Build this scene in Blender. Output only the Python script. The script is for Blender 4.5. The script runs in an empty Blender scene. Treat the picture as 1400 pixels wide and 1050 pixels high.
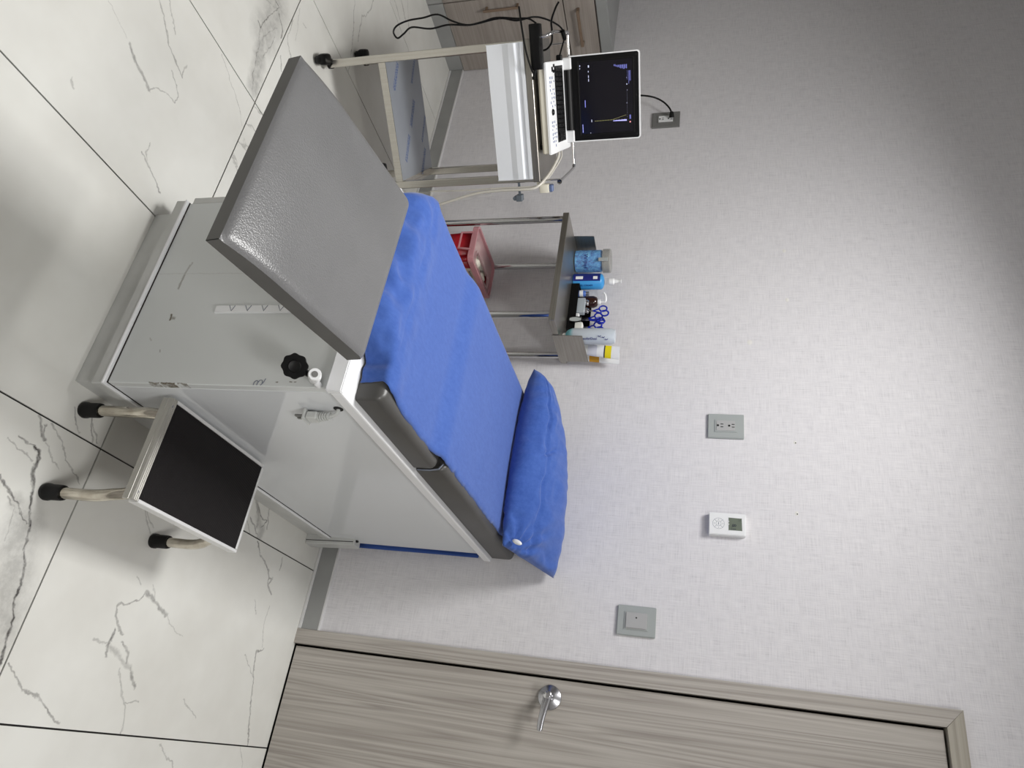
import bpy, bmesh, math, random
from mathutils import Vector, Matrix, noise

random.seed(7)
SC = bpy.context.scene
COL = SC.collection

# ------------------------------------------------------------------ camera
cam_data = bpy.data.cameras.new('camera')
cam_data.sensor_width = 36.0
cam_data.sensor_fit = 'HORIZONTAL'
cam_data.lens = 970.34 / 1400.0 * 36.0
cam_data.clip_start = 0.02
cam = bpy.data.objects.new('camera', cam_data)
COL.objects.link(cam)
RIGHT = Vector((0.87612406, 0.48155461, 0.02262268))
UP = Vector((-0.14193253, 0.21281179, 0.9667297))
FWD = Vector((-0.46071877, 0.85018604, -0.25479779))
# the phone was held sideways: the room's "up" is the picture's right
cam.matrix_world = Matrix(((UP.x, -RIGHT.x, -FWD.x, 0.29554),
                           (UP.y, -RIGHT.y, -FWD.y, -2.45635),
                           (UP.z, -RIGHT.z, -FWD.z, 1.38309),
                           (0, 0, 0, 1)))
SC.camera = cam

# ------------------------------------------------------------------ world, lights, exposure
world = bpy.data.worlds.new('world')
SC.world = world
world.use_nodes = True
world.node_tree.nodes['Background'].inputs[0].default_value = (0.6, 0.65, 0.7, 1)
world.node_tree.nodes['Background'].inputs[1].default_value = 0.05

SC.view_settings.view_transform = 'Standard'
SC.view_settings.look = 'None'
SC.view_settings.gamma = 1.0
SC.view_settings.use_curve_mapping = False
SC.view_settings.exposure = 0.0

CEIL = 2.92
# x, y, size x, size y, watts, beam spread of the fitting
LIGHTS = [(-1.02, -1.30, 0.60, 0.60, 35.5, 150), (1.05, -2.35, 0.60, 0.60, 30.0, 180)]  # second entry: unseen fill panel added to brighten the right side
for (lx, ly, sx, sy, watt, spread) in LIGHTS:
    ld = bpy.data.lights.new('panel_light', 'AREA')
    ld.shape = 'RECTANGLE'
    ld.size = sx
    ld.size_y = sy
    ld.energy = watt
    ld.spread = math.radians(spread)
    ld.color = (1.0, 0.99, 0.972)
    lo = bpy.data.objects.new('panel_light', ld)
    lo.location = (lx, ly, CEIL - 0.03)
    COL.objects.link(lo)

# ------------------------------------------------------------------ materials
def lin(c):
    c = c / 255.0
    return c / 12.92 if c <= 0.04045 else ((c + 0.055) / 1.055) ** 2.4

def rgb(r, g, b):
    return (lin(r), lin(g), lin(b), 1.0)

def mat(name, col, rough=0.5, metal=0.0, spec=0.5, emit=0.0, alpha=1.0, trans=0.0, coat=0.0, sheen=0.0):
    m = bpy.data.materials.new(name)
    m.use_nodes = True
    b = m.node_tree.nodes['Principled BSDF']
    b.inputs['Base Color'].default_value = col
    b.inputs['Roughness'].default_value = rough
    b.inputs['Metallic'].default_value = metal
    b.inputs['Specular IOR Level'].default_value = spec
    if emit:
        b.inputs['Emission Color'].default_value = col
        b.inputs['Emission Strength'].default_value = emit
    b.inputs['Alpha'].default_value = alpha
    b.inputs['Transmission Weight'].default_value = trans
    b.inputs['Coat Weight'].default_value = coat
    b.inputs['Sheen Weight'].default_value = sheen
    return m

def nd(m, kind, **kw):
    n = m.node_tree.nodes.new(kind)
    for k, v in kw.items():
        if k.startswith('i_'):
            n.inputs[int(k[2:])].default_value = v
        else:
            setattr(n, k, v)
    return n

def lk(m, a, b):
    m.node_tree.links.new(a, b)

def pos_scaled(m, sx, sy, sz):
    g = nd(m, 'ShaderNodeNewGeometry')
    v = nd(m, 'ShaderNodeVectorMath', operation='MULTIPLY')
    v.inputs[1].default_value = (sx, sy, sz)
    lk(m, g.outputs['Position'], v.inputs[0])
    return v.outputs[0]

def tex_noise(m, vec, scale=1.0, detail=3.0, rough=0.55):
    n = nd(m, 'ShaderNodeTexNoise')
    n.inputs['Scale'].default_value = scale
    n.inputs['Detail'].default_value = detail
    n.inputs['Roughness'].default_value = rough
    if vec is not None:
        lk(m, vec, n.inputs['Vector'])
    return n.outputs['Fac']

def ramp(m, fac, stops):
    r = nd(m, 'ShaderNodeValToRGB')
    e = r.color_ramp.elements
    while len(e) < len(stops):
        e.new(0.5)
    for k, (p, c) in enumerate(stops):
        e[k].position = p
        e[k].color = c
    lk(m, fac, r.inputs[0])
    return r.outputs[0]

def bump(m, height, strength=0.3, dist=0.002):
    b = nd(m, 'ShaderNodeBump')
    b.inputs['Strength'].default_value = strength
    b.inputs['Distance'].default_value = dist
    lk(m, height, b.inputs['Height'])
    lk(m, b.outputs[0], m.node_tree.nodes['Principled BSDF'].inputs['Normal'])

def base(m, out):
    lk(m, out, m.node_tree.nodes['Principled BSDF'].inputs['Base Color'])

def mathn(m, op, a, b=None, clamp=False):
    n = nd(m, 'ShaderNodeMath', operation=op)
    n.use_clamp = clamp
    for k, v in enumerate((a, b)):
        if v is None:
            continue
        if isinstance(v, (int, float)):
            n.inputs[k].default_value = v
        else:
            lk(m, v, n.inputs[k])
    return n.outputs[0]

def noisy(name, c1, c2, scale, rough=0.5, metal=0.0, bstr=0.0, stretch=(1, 1, 1), detail=3, **kw):
    m = mat(name, c1, rough, metal, **kw)
    f = tex_noise(m, pos_scaled(m, *stretch), scale, detail)
    base(m, ramp(m, f, [(0.3, c1), (0.7, c2)]))
    if bstr:
        bump(m, f, bstr)
    return m

def seg_mask(m, segs, start=None, planes=(0, 1), wob=(0.012, 22.0, 0.005, 95.0)):
    """max over line segments of strength * (1 - distance / width), on a wobbled position"""
    g = nd(m, 'ShaderNodeNewGeometry')
    sep = nd(m, 'ShaderNodeSeparateXYZ')
    lk(m, g.outputs['Position'], sep.inputs[0])
    cmb = nd(m, 'ShaderNodeCombineXYZ')
    lk(m, sep.outputs[planes[0]], cmb.inputs[0])
    lk(m, sep.outputs[planes[1]], cmb.inputs[1])
    p = cmb.outputs[0]
    for amp, sc in ((wob[0], wob[1]), (wob[2], wob[3])):
        if amp == 0:
            continue
        n = nd(m, 'ShaderNodeTexNoise')
        n.inputs['Scale'].default_value = sc
        n.inputs['Detail'].default_value = 2.0
        lk(m, g.outputs['Position'], n.inputs['Vector'])
        s = nd(m, 'ShaderNodeVectorMath', operation='SUBTRACT')
        s.inputs[1].default_value = (0.5, 0.5, 0.5)
        lk(m, n.outputs['Color'], s.inputs[0])
        s2 = nd(m, 'ShaderNodeVectorMath', operation='MULTIPLY')
        s2.inputs[1].default_value = (amp * 2, amp * 2, 0)
        lk(m, s.outputs[0], s2.inputs[0])
        a = nd(m, 'ShaderNodeVectorMath', operation='ADD')
        lk(m, p, a.inputs[0])
        lk(m, s2.outputs[0], a.inputs[1])
        p = a.outputs[0]
    acc = start
    for (ax, ay, bx, by, w, s) in segs:
        dx, dy = bx - ax, by - ay
        if acc is not None:      # keep the segments in one chain, so that the shader stays small
            ch = nd(m, 'ShaderNodeVectorMath', operation='MULTIPLY_ADD')
            lk(m, acc, ch.inputs[0])
            ch.inputs[1].default_value = (1e-7, 1e-7, 0)
            lk(m, p, ch.inputs[2])
            p = ch.outputs[0]
        L2 = max(dx * dx + dy * dy, 1e-9)
        pa = nd(m, 'ShaderNodeVectorMath', operation='SUBTRACT')
        lk(m, p, pa.inputs[0])
        pa.inputs[1].default_value = (ax, ay, 0)
        dt = nd(m, 'ShaderNodeVectorMath', operation='DOT_PRODUCT')
        lk(m, pa.outputs[0], dt.inputs[0])
        dt.inputs[1].default_value = (dx / L2, dy / L2, 0)
        h = mathn(m, 'ADD', dt.outputs['Value'], 0.0, True)
        sc = nd(m, 'ShaderNodeVectorMath', operation='SCALE')
        sc.inputs[0].default_value = (dx, dy, 0)
        lk(m, h, sc.inputs['Scale'])
        ds = nd(m, 'ShaderNodeVectorMath', operation='DISTANCE')
        lk(m, pa.outputs[0], ds.inputs[0])
        lk(m, sc.outputs[0], ds.inputs[1])
        mr = nd(m, 'ShaderNodeMapRange')
        mr.inputs['From Min'].default_value = w
        mr.inputs['From Max'].default_value = w * 0.25
        mr.inputs['To Min'].default_value = 0.0
        mr.inputs['To Max'].default_value = s
        lk(m, ds.outputs['Value'], mr.inputs['Value'])
        acc = mr.outputs[0] if acc is None else mathn(m, 'MAXIMUM', acc, mr.outputs[0])
    return acc

# wall paper: crossed linen threads
M_WALL = mat('linen_wallpaper', rgb(205, 203, 204), 0.75, spec=0.25)
_h = tex_noise(M_WALL, pos_scaled(M_WALL, 14, 14, 420), 1.0, 4, 0.65)
_v = tex_noise(M_WALL, pos_scaled(M_WALL, 420, 420, 14), 1.0, 4, 0.65)
_b = tex_noise(M_WALL, pos_scaled(M_WALL, 30, 30, 30), 1.0, 3, 0.6)
_s = mathn(M_WALL, 'ADD', mathn(M_WALL, 'ADD', _h, _v), mathn(M_WALL, 'MULTIPLY', _b, 0.35))
base(M_WALL, ramp(M_WALL, mathn(M_WALL, 'MULTIPLY', _s, 0.42),
     [(0.33, rgb(192, 190, 193)), (0.46, rgb(218, 216, 219)), (0.62, rgb(232, 230, 232))]))
bump(M_WALL, _s, 0.07, 0.001)

M_PLAIN = mat('painted_wall', rgb(184, 182, 180), 0.8)
M_CEIL = mat('ceiling_paint', rgb(228, 228, 226), 0.85)
M_GROUT = mat('dark_grout', rgb(24, 22, 21), 0.8)

def wood(name, dark, mid, light, grain_axis='z', scale=1.0):
    m = mat(name, mid, 0.5, spec=0.3)
    a, l = 30.0 * scale, 0.8 * scale
    if grain_axis == 'z':
        v1, v2 = pos_scaled(m, a, a, l), pos_scaled(m, a * 7, a * 7, l * 2.2)
    else:
        v1, v2 = pos_scaled(m, a, l, a), pos_scaled(m, a * 7, l * 2.2, a * 7)
    w = nd(m, 'ShaderNodeTexNoise')
    w.inputs['Scale'].default_value = 0.42
    w.inputs['Detail'].default_value = 2.0
    w.inputs['Distortion'].default_value = 0.9
    lk(m, v1, w.inputs['Vector'])
    rings = mathn(m, 'FRACT', mathn(m, 'MULTIPLY', w.outputs['Fac'], 9.0))
    rings = mathn(m, 'ABSOLUTE', mathn(m, 'SUBTRACT', mathn(m, 'MULTIPLY', rings, 2.0), 1.0))
    fine = tex_noise(m, v2, 1.0, 4, 0.7)
    f = mathn(m, 'ADD', mathn(m, 'MULTIPLY', rings, 0.34), mathn(m, 'MULTIPLY', fine, 0.70))
    base(m, ramp(m, f, [(0.22, dark), (0.5, mid), (0.8, light)]))
    bump(m, fine, 0.08, 0.001)
    return m

M_DOOR = wood('door_laminate', rgb(148, 141, 135), rgb(174, 168, 161), rgb(192, 187, 180))
M_CAB = wood('cabinet_laminate', rgb(138, 130, 123), rgb(153, 145, 138), rgb(165, 157, 150), 'y', 0.8)
M_GAP = mat('dark_gap', rgb(34, 28, 24), 0.8)
M_BASEB = noisy('baseboard_gray', rgb(150, 151, 150), rgb(162, 163, 162), 6, 0.3)
M_ALU = mat('bright_aluminium', rgb(226, 226, 226), 0.3, 0.25)
M_NOSE = mat('ribbed_aluminium', rgb(182, 180, 174), 0.42, 0.55)
M_GREY_TOP = noisy('gray_worktop', rgb(138, 140, 139), rgb(150, 152, 151), 4, 0.3)
M_BODY = mat('glossy_body_panel', rgb(222, 225, 228), 0.11, spec=0.5)
M_RIM = mat('white_gloss_enamel', rgb(240, 241, 243), 0.2)
M_PLINTH = noisy('plinth_enamel', rgb(196, 197, 195), rgb(208, 209, 207), 9, 0.35)
M_STEEL = noisy('brushed_steel', rgb(206, 202, 194), rgb(192, 188, 180), 1.0, 0.25, 0.95, 0.0, (160, 160, 4))
M_STEELH = noisy('brushed_steel_sheet', rgb(168, 164, 157), rgb(150, 146, 139), 1.0, 0.34, 0.95, 0.0, (6, 6, 200))
M_CHROME = mat('chrome', rgb(205, 205, 207), 0.08, 1.0)
M_SATIN = mat('satin_chrome', rgb(178, 178, 182), 0.25, 1.0)
M_TUBE = noisy('worn_chrome_tube', rgb(214, 208, 196), rgb(180, 173, 160), 30, 0.16, 1.0)
M_BLACK = noisy('black_plastic', rgb(6, 6, 7), rgb(10, 10, 11), 60, 0.38, spec=0.25)
M_RUBBER = noisy('black_rubber', rgb(7, 7, 7), rgb(12, 11, 11), 80, 0.5, spec=0.3)
M_CREAM = mat('cream_plastic', rgb(226, 221, 205), 0.4)
M_WHITE = mat('white_plastic', rgb(238, 239, 240), 0.35)
M_WHITEL = mat('white_lacquer', rgb(232, 235, 240), 0.22, coat=0.3)
M_PLATE = mat('gray_plate', rgb(168, 173, 172), 0.4)
M_PLATEL = mat('gray_insert', rgb(178, 178, 178), 0.35)
M_PLATED = mat('dark_dimmed_gray', rgb(120, 120, 118), 0.4)  # plate gray dimmed for the less lit outlet; also plug prongs
M_HOLE = mat('black_slot', rgb(18, 18, 18), 0.7)
M_LCD = mat('lcd_glass', rgb(112, 120, 108), 0.2)
M_INK = mat('dark_ink', rgb(40, 46, 60), 0.6)
M_INKB = mat('blue_ink', rgb(66, 92, 148), 0.6)
M_NAVY = mat('navy_print', rgb(24, 34, 120), 0.4)
M_SKYB = mat('sky_blue_label', rgb(60, 150, 215), 0.35)
M_GRAYTXT = mat('gray_print', rgb(120, 126, 140), 0.6)
M_PATCH = mat('wall_filler', rgb(226, 224, 220), 0.9)

# vinyl with pebble grain
M_VINYL = mat('gray_vinyl', rgb(120, 120, 122), 0.30, spec=0.5)
_vv = nd(M_VINYL, 'ShaderNodeTexVoronoi')
_vv.inputs['Scale'].default_value = 330.0
lk(M_VINYL, pos_scaled(M_VINYL, 1, 1, 1), _vv.inputs['Vector'])
_vn = tex_noise(M_VINYL, pos_scaled(M_VINYL, 1, 1, 1), 6.0, 3)
base(M_VINYL, ramp(M_VINYL, _vn, [(0.3, rgb(104, 104, 105)), (0.7, rgb(111, 111, 112))]))
bump(M_VINYL, _vv.outputs['Distance'], 0.32, 0.001)
M_VINYLD = mat('shaded_gray_vinyl', rgb(96, 95, 92), 0.38)  # gray vinyl darkened to paint the shade on the cushion sides
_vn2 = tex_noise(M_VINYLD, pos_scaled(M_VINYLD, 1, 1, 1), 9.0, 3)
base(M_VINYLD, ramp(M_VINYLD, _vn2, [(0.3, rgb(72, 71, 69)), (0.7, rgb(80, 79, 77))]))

# non woven blue cloth
M_BLUE = mat('blue_nonwoven_cloth', rgb(72, 112, 190), 0.8, spec=0.2, sheen=0.3)
_f1 = tex_noise(M_BLUE, pos_scaled(M_BLUE, 90, 40, 90), 1.0, 5, 0.7)
_f2 = tex_noise(M_BLUE, pos_scaled(M_BLUE, 5, 5, 5), 1.0, 3, 0.6)
base(M_BLUE, ramp(M_BLUE, mathn(M_BLUE, 'ADD', mathn(M_BLUE, 'MULTIPLY', _f1, 0.80), mathn(M_BLUE, 'MULTIPLY', _f2, 0.20)),
     [(0.32, rgb(54, 87, 163)), (0.68, rgb(70, 103, 178))]))
bump(M_BLUE, tex_noise(M_BLUE, pos_scaled(M_BLUE, 1, 1, 1), 900, 2), 0.15, 0.0005)
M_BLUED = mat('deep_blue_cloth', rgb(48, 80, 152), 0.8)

# ribbed black mat
M_MAT = mat('ribbed_black_mat', rgb(21, 18, 19), 0.75, spec=0.25)
_r = nd(M_MAT, 'ShaderNodeTexWave')
_r.bands_direction = 'Y'
_r.inputs['Scale'].default_value = 75.0
lk(M_MAT, pos_scaled(M_MAT, 1, 1, 1), _r.inputs['Vector'])
_sp = tex_noise(M_MAT, pos_scaled(M_MAT, 1, 1, 1), 420, 2)
_spm = ramp(M_MAT, _sp, [(0.74, rgb(21, 18, 19)), (0.82, rgb(96, 92, 92))])
base(M_MAT, _spm)
bump(M_MAT, _r.outputs['Fac'], 0.6, 0.0012)

def clear(name, col, alpha, rough=0.1):
    m = mat(name, col, rough, spec=0.6, alpha=alpha)
    return m

# ------------------------------------------------------------------ mesh helpers
I4 = Matrix.Identity(4)
WM = {}

def T(x, y, z):
    return Matrix.Translation((x, y, z))

def B():
    return bmesh.new()

def add_box(bm, x0, x1, y0, y1, z0, z1, bevel=0.0, seg=1):
    r = bmesh.ops.create_cube(bm, size=1.0)
    vs = r['verts']
    bmesh.ops.transform(bm, verts=vs, matrix=T((x0 + x1) / 2, (y0 + y1) / 2, (z0 + z1) / 2) @
                        Matrix.Diagonal((x1 - x0, y1 - y0, z1 - z0, 1)))
    if bevel:
        es = list({e for v in vs for e in v.link_edges})
        bmesh.ops.bevel(bm, geom=es, offset=bevel, segments=seg, affect='EDGES', profile=0.5)
    return bm

def box(*a, **k):
    return add_box(B(), *a, **k)

def add_hex(bm, b4, t4):
    """hexahedron from four bottom and four top corners (same order)"""
    vb = [bm.verts.new(p) for p in b4]
    vt = [bm.verts.new(p) for p in t4]
    bm.faces.new(vb[::-1])
    bm.faces.new(vt)
    for k in range(4):
        j = (k + 1) % 4
        bm.faces.new((vb[k], vb[j], vt[j], vt[k]))
    return bm

def smooth_path(pts, n=6):
    P = [Vector(p) for p in pts]
    if len(P) < 3:
        return P
    out = []
    for i in range(len(P) - 1):
        p0 = P[i - 1] if i > 0 else P[0] * 2 - P[1]
        p1, p2 = P[i], P[i + 1]
        p3 = P[i + 2] if i + 2 < len(P) else P[-1] * 2 - P[-2]
        for k in range(n):
            t = k / n
            out.append(0.5 * ((2 * p1) + (p2 - p0) * t + (2 * p0 - 5 * p1 + 4 * p2 - p3) * t * t +
                              (3 * p1 - p0 - 3 * p2 + p3) * t ** 3))
    out.append(P[-1])
    return out

def add_tube(bm, pts, r, seg=10, cap=True, sm=0, r_end=None):
    P = smooth_path(pts, sm) if sm else [Vector(p) for p in pts]
    rings = []
    tprev = None
    nrm = None
    N = len(P)
    for i, p in enumerate(P):
        t = (P[min(i + 1, N - 1)] - P[max(i - 1, 0)]).normalized()
        if nrm is None:
            a = Vector((0, 0, 1)) if abs(t.z) < 0.9 else Vector((1, 0, 0))
            nrm = (a - t * a.dot(t)).normalized()
        else:
            nrm = (nrm - t * nrm.dot(t))
            nrm = nrm.normalized() if nrm.length > 1e-6 else Vector((1, 0, 0))
        bn = t.cross(nrm)
        rr = r if r_end is None else r + (r_end - r) * i / (N - 1)
        rings.append([bm.verts.new(p + (nrm * math.cos(2 * math.pi * k / seg) + bn * math.sin(2 * math.pi * k / seg)) * rr)
                      for k in range(seg)])
    for a, b in zip(rings, rings[1:]):
        for k in range(seg):
            j = (k + 1) % seg
            bm.faces.new((a[k], a[j], b[j], b[k]))
    if cap:
        bm.faces.new(rings[0][::-1])
        bm.faces.new(rings[-1])
    return bm

def tube(*a, **k):
    return add_tube(B(), *a, **k)

def add_lathe(bm, prof, M=I4, seg=20):
    """prof: (radius, height) from bottom to top around local z"""
    rings = []
    for (r, z) in prof:
        if r < 1e-6:
            rings.append([bm.verts.new(M @ Vector((0, 0, z)))])
        else:
            rings.append([bm.verts.new(M @ Vector((r * math.cos(2 * math.pi * k / seg), r * math.sin(2 * math.pi * k / seg), z)))
                          for k in range(seg)])
    for a, b in zip(rings, rings[1:]):
        for k in range(seg):
            j = (k + 1) % seg
            if len(a) == 1 and len(b) == 1:
                continue
            if len(a) == 1:
                bm.faces.new((a[0], b[j], b[k]))
            elif len(b) == 1:
                bm.faces.new((a[k], a[j], b[0]))
            else:
                bm.faces.new((a[k], a[j], b[j], b[k]))
    if len(rings[0]) > 1:
        bm.faces.new(rings[0][::-1])
    if len(rings[-1]) > 1:
        bm.faces.new(rings[-1])
    return bm

def lathe(*a, **k):
    return add_lathe(B(), *a, **k)

def add_prism(bm, poly, a0, a1, axis='x'):
    """extrude a closed 2D outline along an axis; the 2D plane is the other two axes in order"""
    def P(u, v, a):
        return {'x': (a, u, v), 'y': (u, a, v), 'z': (u, v, a)}[axis]
    A = [bm.verts.new(P(u, v, a0)) for u, v in poly]
    Bv = [bm.verts.new(P(u, v, a1)) for u, v in poly]
    n = len(poly)
    bm.faces.new(A[::-1])
    bm.faces.new(Bv)
    for k in range(n):
        j = (k + 1) % n
        bm.faces.new((A[k], A[j], Bv[j], Bv[k]))
    return bm

def prism(*a, **k):
    return add_prism(B(), *a, **k)

def round_rect(w, h, r, n=4):
    out = []
    for cx, cy, a0 in ((w / 2 - r, h / 2 - r, 0), (-w / 2 + r, h / 2 - r, 90), (-w / 2 + r, -h / 2 + r, 180), (w / 2 - r, -h / 2 + r, 270)):
        for k in range(n + 1):
            a = math.radians(a0 + 90 * k / n)
            out.append((cx + r * math.cos(a), cy + r * math.sin(a)))
    return out

def obj(name, bm, m, parent=None, M=None, smooth=False, kind=None, label=None, subsurf=0, auto=True):
    if M is not None:
        bm.transform(M)
    bmesh.ops.recalc_face_normals(bm, faces=bm.faces)
    if parent is not None:
        inv = WM[parent].inverted()
        bm.transform(inv)
        W = WM[parent]
    else:
        xs = [v.co for v in bm.verts]
        lo = Vector((min(c.x for c in xs), min(c.y for c in xs), min(c.z for c in xs)))
        hi = Vector((max(c.x for c in xs), max(c.y for c in xs), max(c.z for c in xs)))
        loc = Vector(((lo.x + hi.x) / 2, (lo.y + hi.y) / 2, lo.z))
        bm.transform(T(-loc.x, -loc.y, -loc.z))
        W = T(*loc)
    me = bpy.data.meshes.new(name)
    bm.to_mesh(me)
    bm.free()
    me.materials.append(m)
    if smooth:
        for p in me.polygons:
            p.use_smooth = True
        if auto:
            me.set_sharp_from_angle(angle=math.radians(38))
    o = bpy.data.objects.new(name, me)
    COL.objects.link(o)
    if parent is not None:
        o.parent = parent
        WM[o] = W
    else:
        o.matrix_world = W
        WM[o] = W
    if kind:
        o['kind'] = kind
    if label:
        o['label'] = label
    if subsurf:
        s = o.modifiers.new('subdivision', 'SUBSURF')
        s.levels = s.render_levels = subsurf
    return o

def pieces(name, bm, m, parent, M=None, smooth=False):
    """every separate piece of the mesh becomes a part of its own"""
    left = set(bm.verts)
    out = []
    while left:
        v = left.pop()
        isl, st = {v}, [v]
        while st:
            for e in st.pop().link_edges:
                for w in e.verts:
                    if w in left:
                        left.discard(w)
                        isl.add(w)
                        st.append(w)
        q = B()
        mp = {w: q.verts.new(w.co) for w in isl}
        for f in {f for w in isl for f in w.link_faces}:
            q.faces.new([mp[w] for w in f.verts])
        out.append(obj(name, q, m, parent, M=M, smooth=smooth))
    bm.free()
    return out

def tag(o, label, cat, group=None):
    o['label'] = label
    o['category'] = cat
    if group:
        o['group'] = group
    return o

def thing(name, label, cat, loc=(0, 0, 0), rz=0.0, group=None):
    o = bpy.data.objects.new(name, None)
    o.empty_display_size = 0.05
    COL.objects.link(o)
    M = T(*loc) @ Matrix.Rotation(rz, 4, 'Z')
    o.matrix_world = M
    WM[o] = M
    return tag(o, label, cat, group)

def text_bm(s, size, M, depth=0.0004, align='CENTER'):
    cu = bpy.data.curves.new('lettering', 'FONT')
    cu.body = s
    cu.size = size
    cu.align_x = align
    cu.align_y = 'CENTER'
    cu.extrude = depth
    cu.resolution_u = 3
    to = bpy.data.objects.new('lettering', cu)
    COL.objects.link(to)
    bpy.context.view_layer.update()
    me = to.to_mesh()
    bm = B()
    bm.from_mesh(me)
    to.to_mesh_clear()
    bpy.data.objects.remove(to)
    bpy.data.curves.remove(cu)
    bm.transform(M)
    return bm

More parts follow.
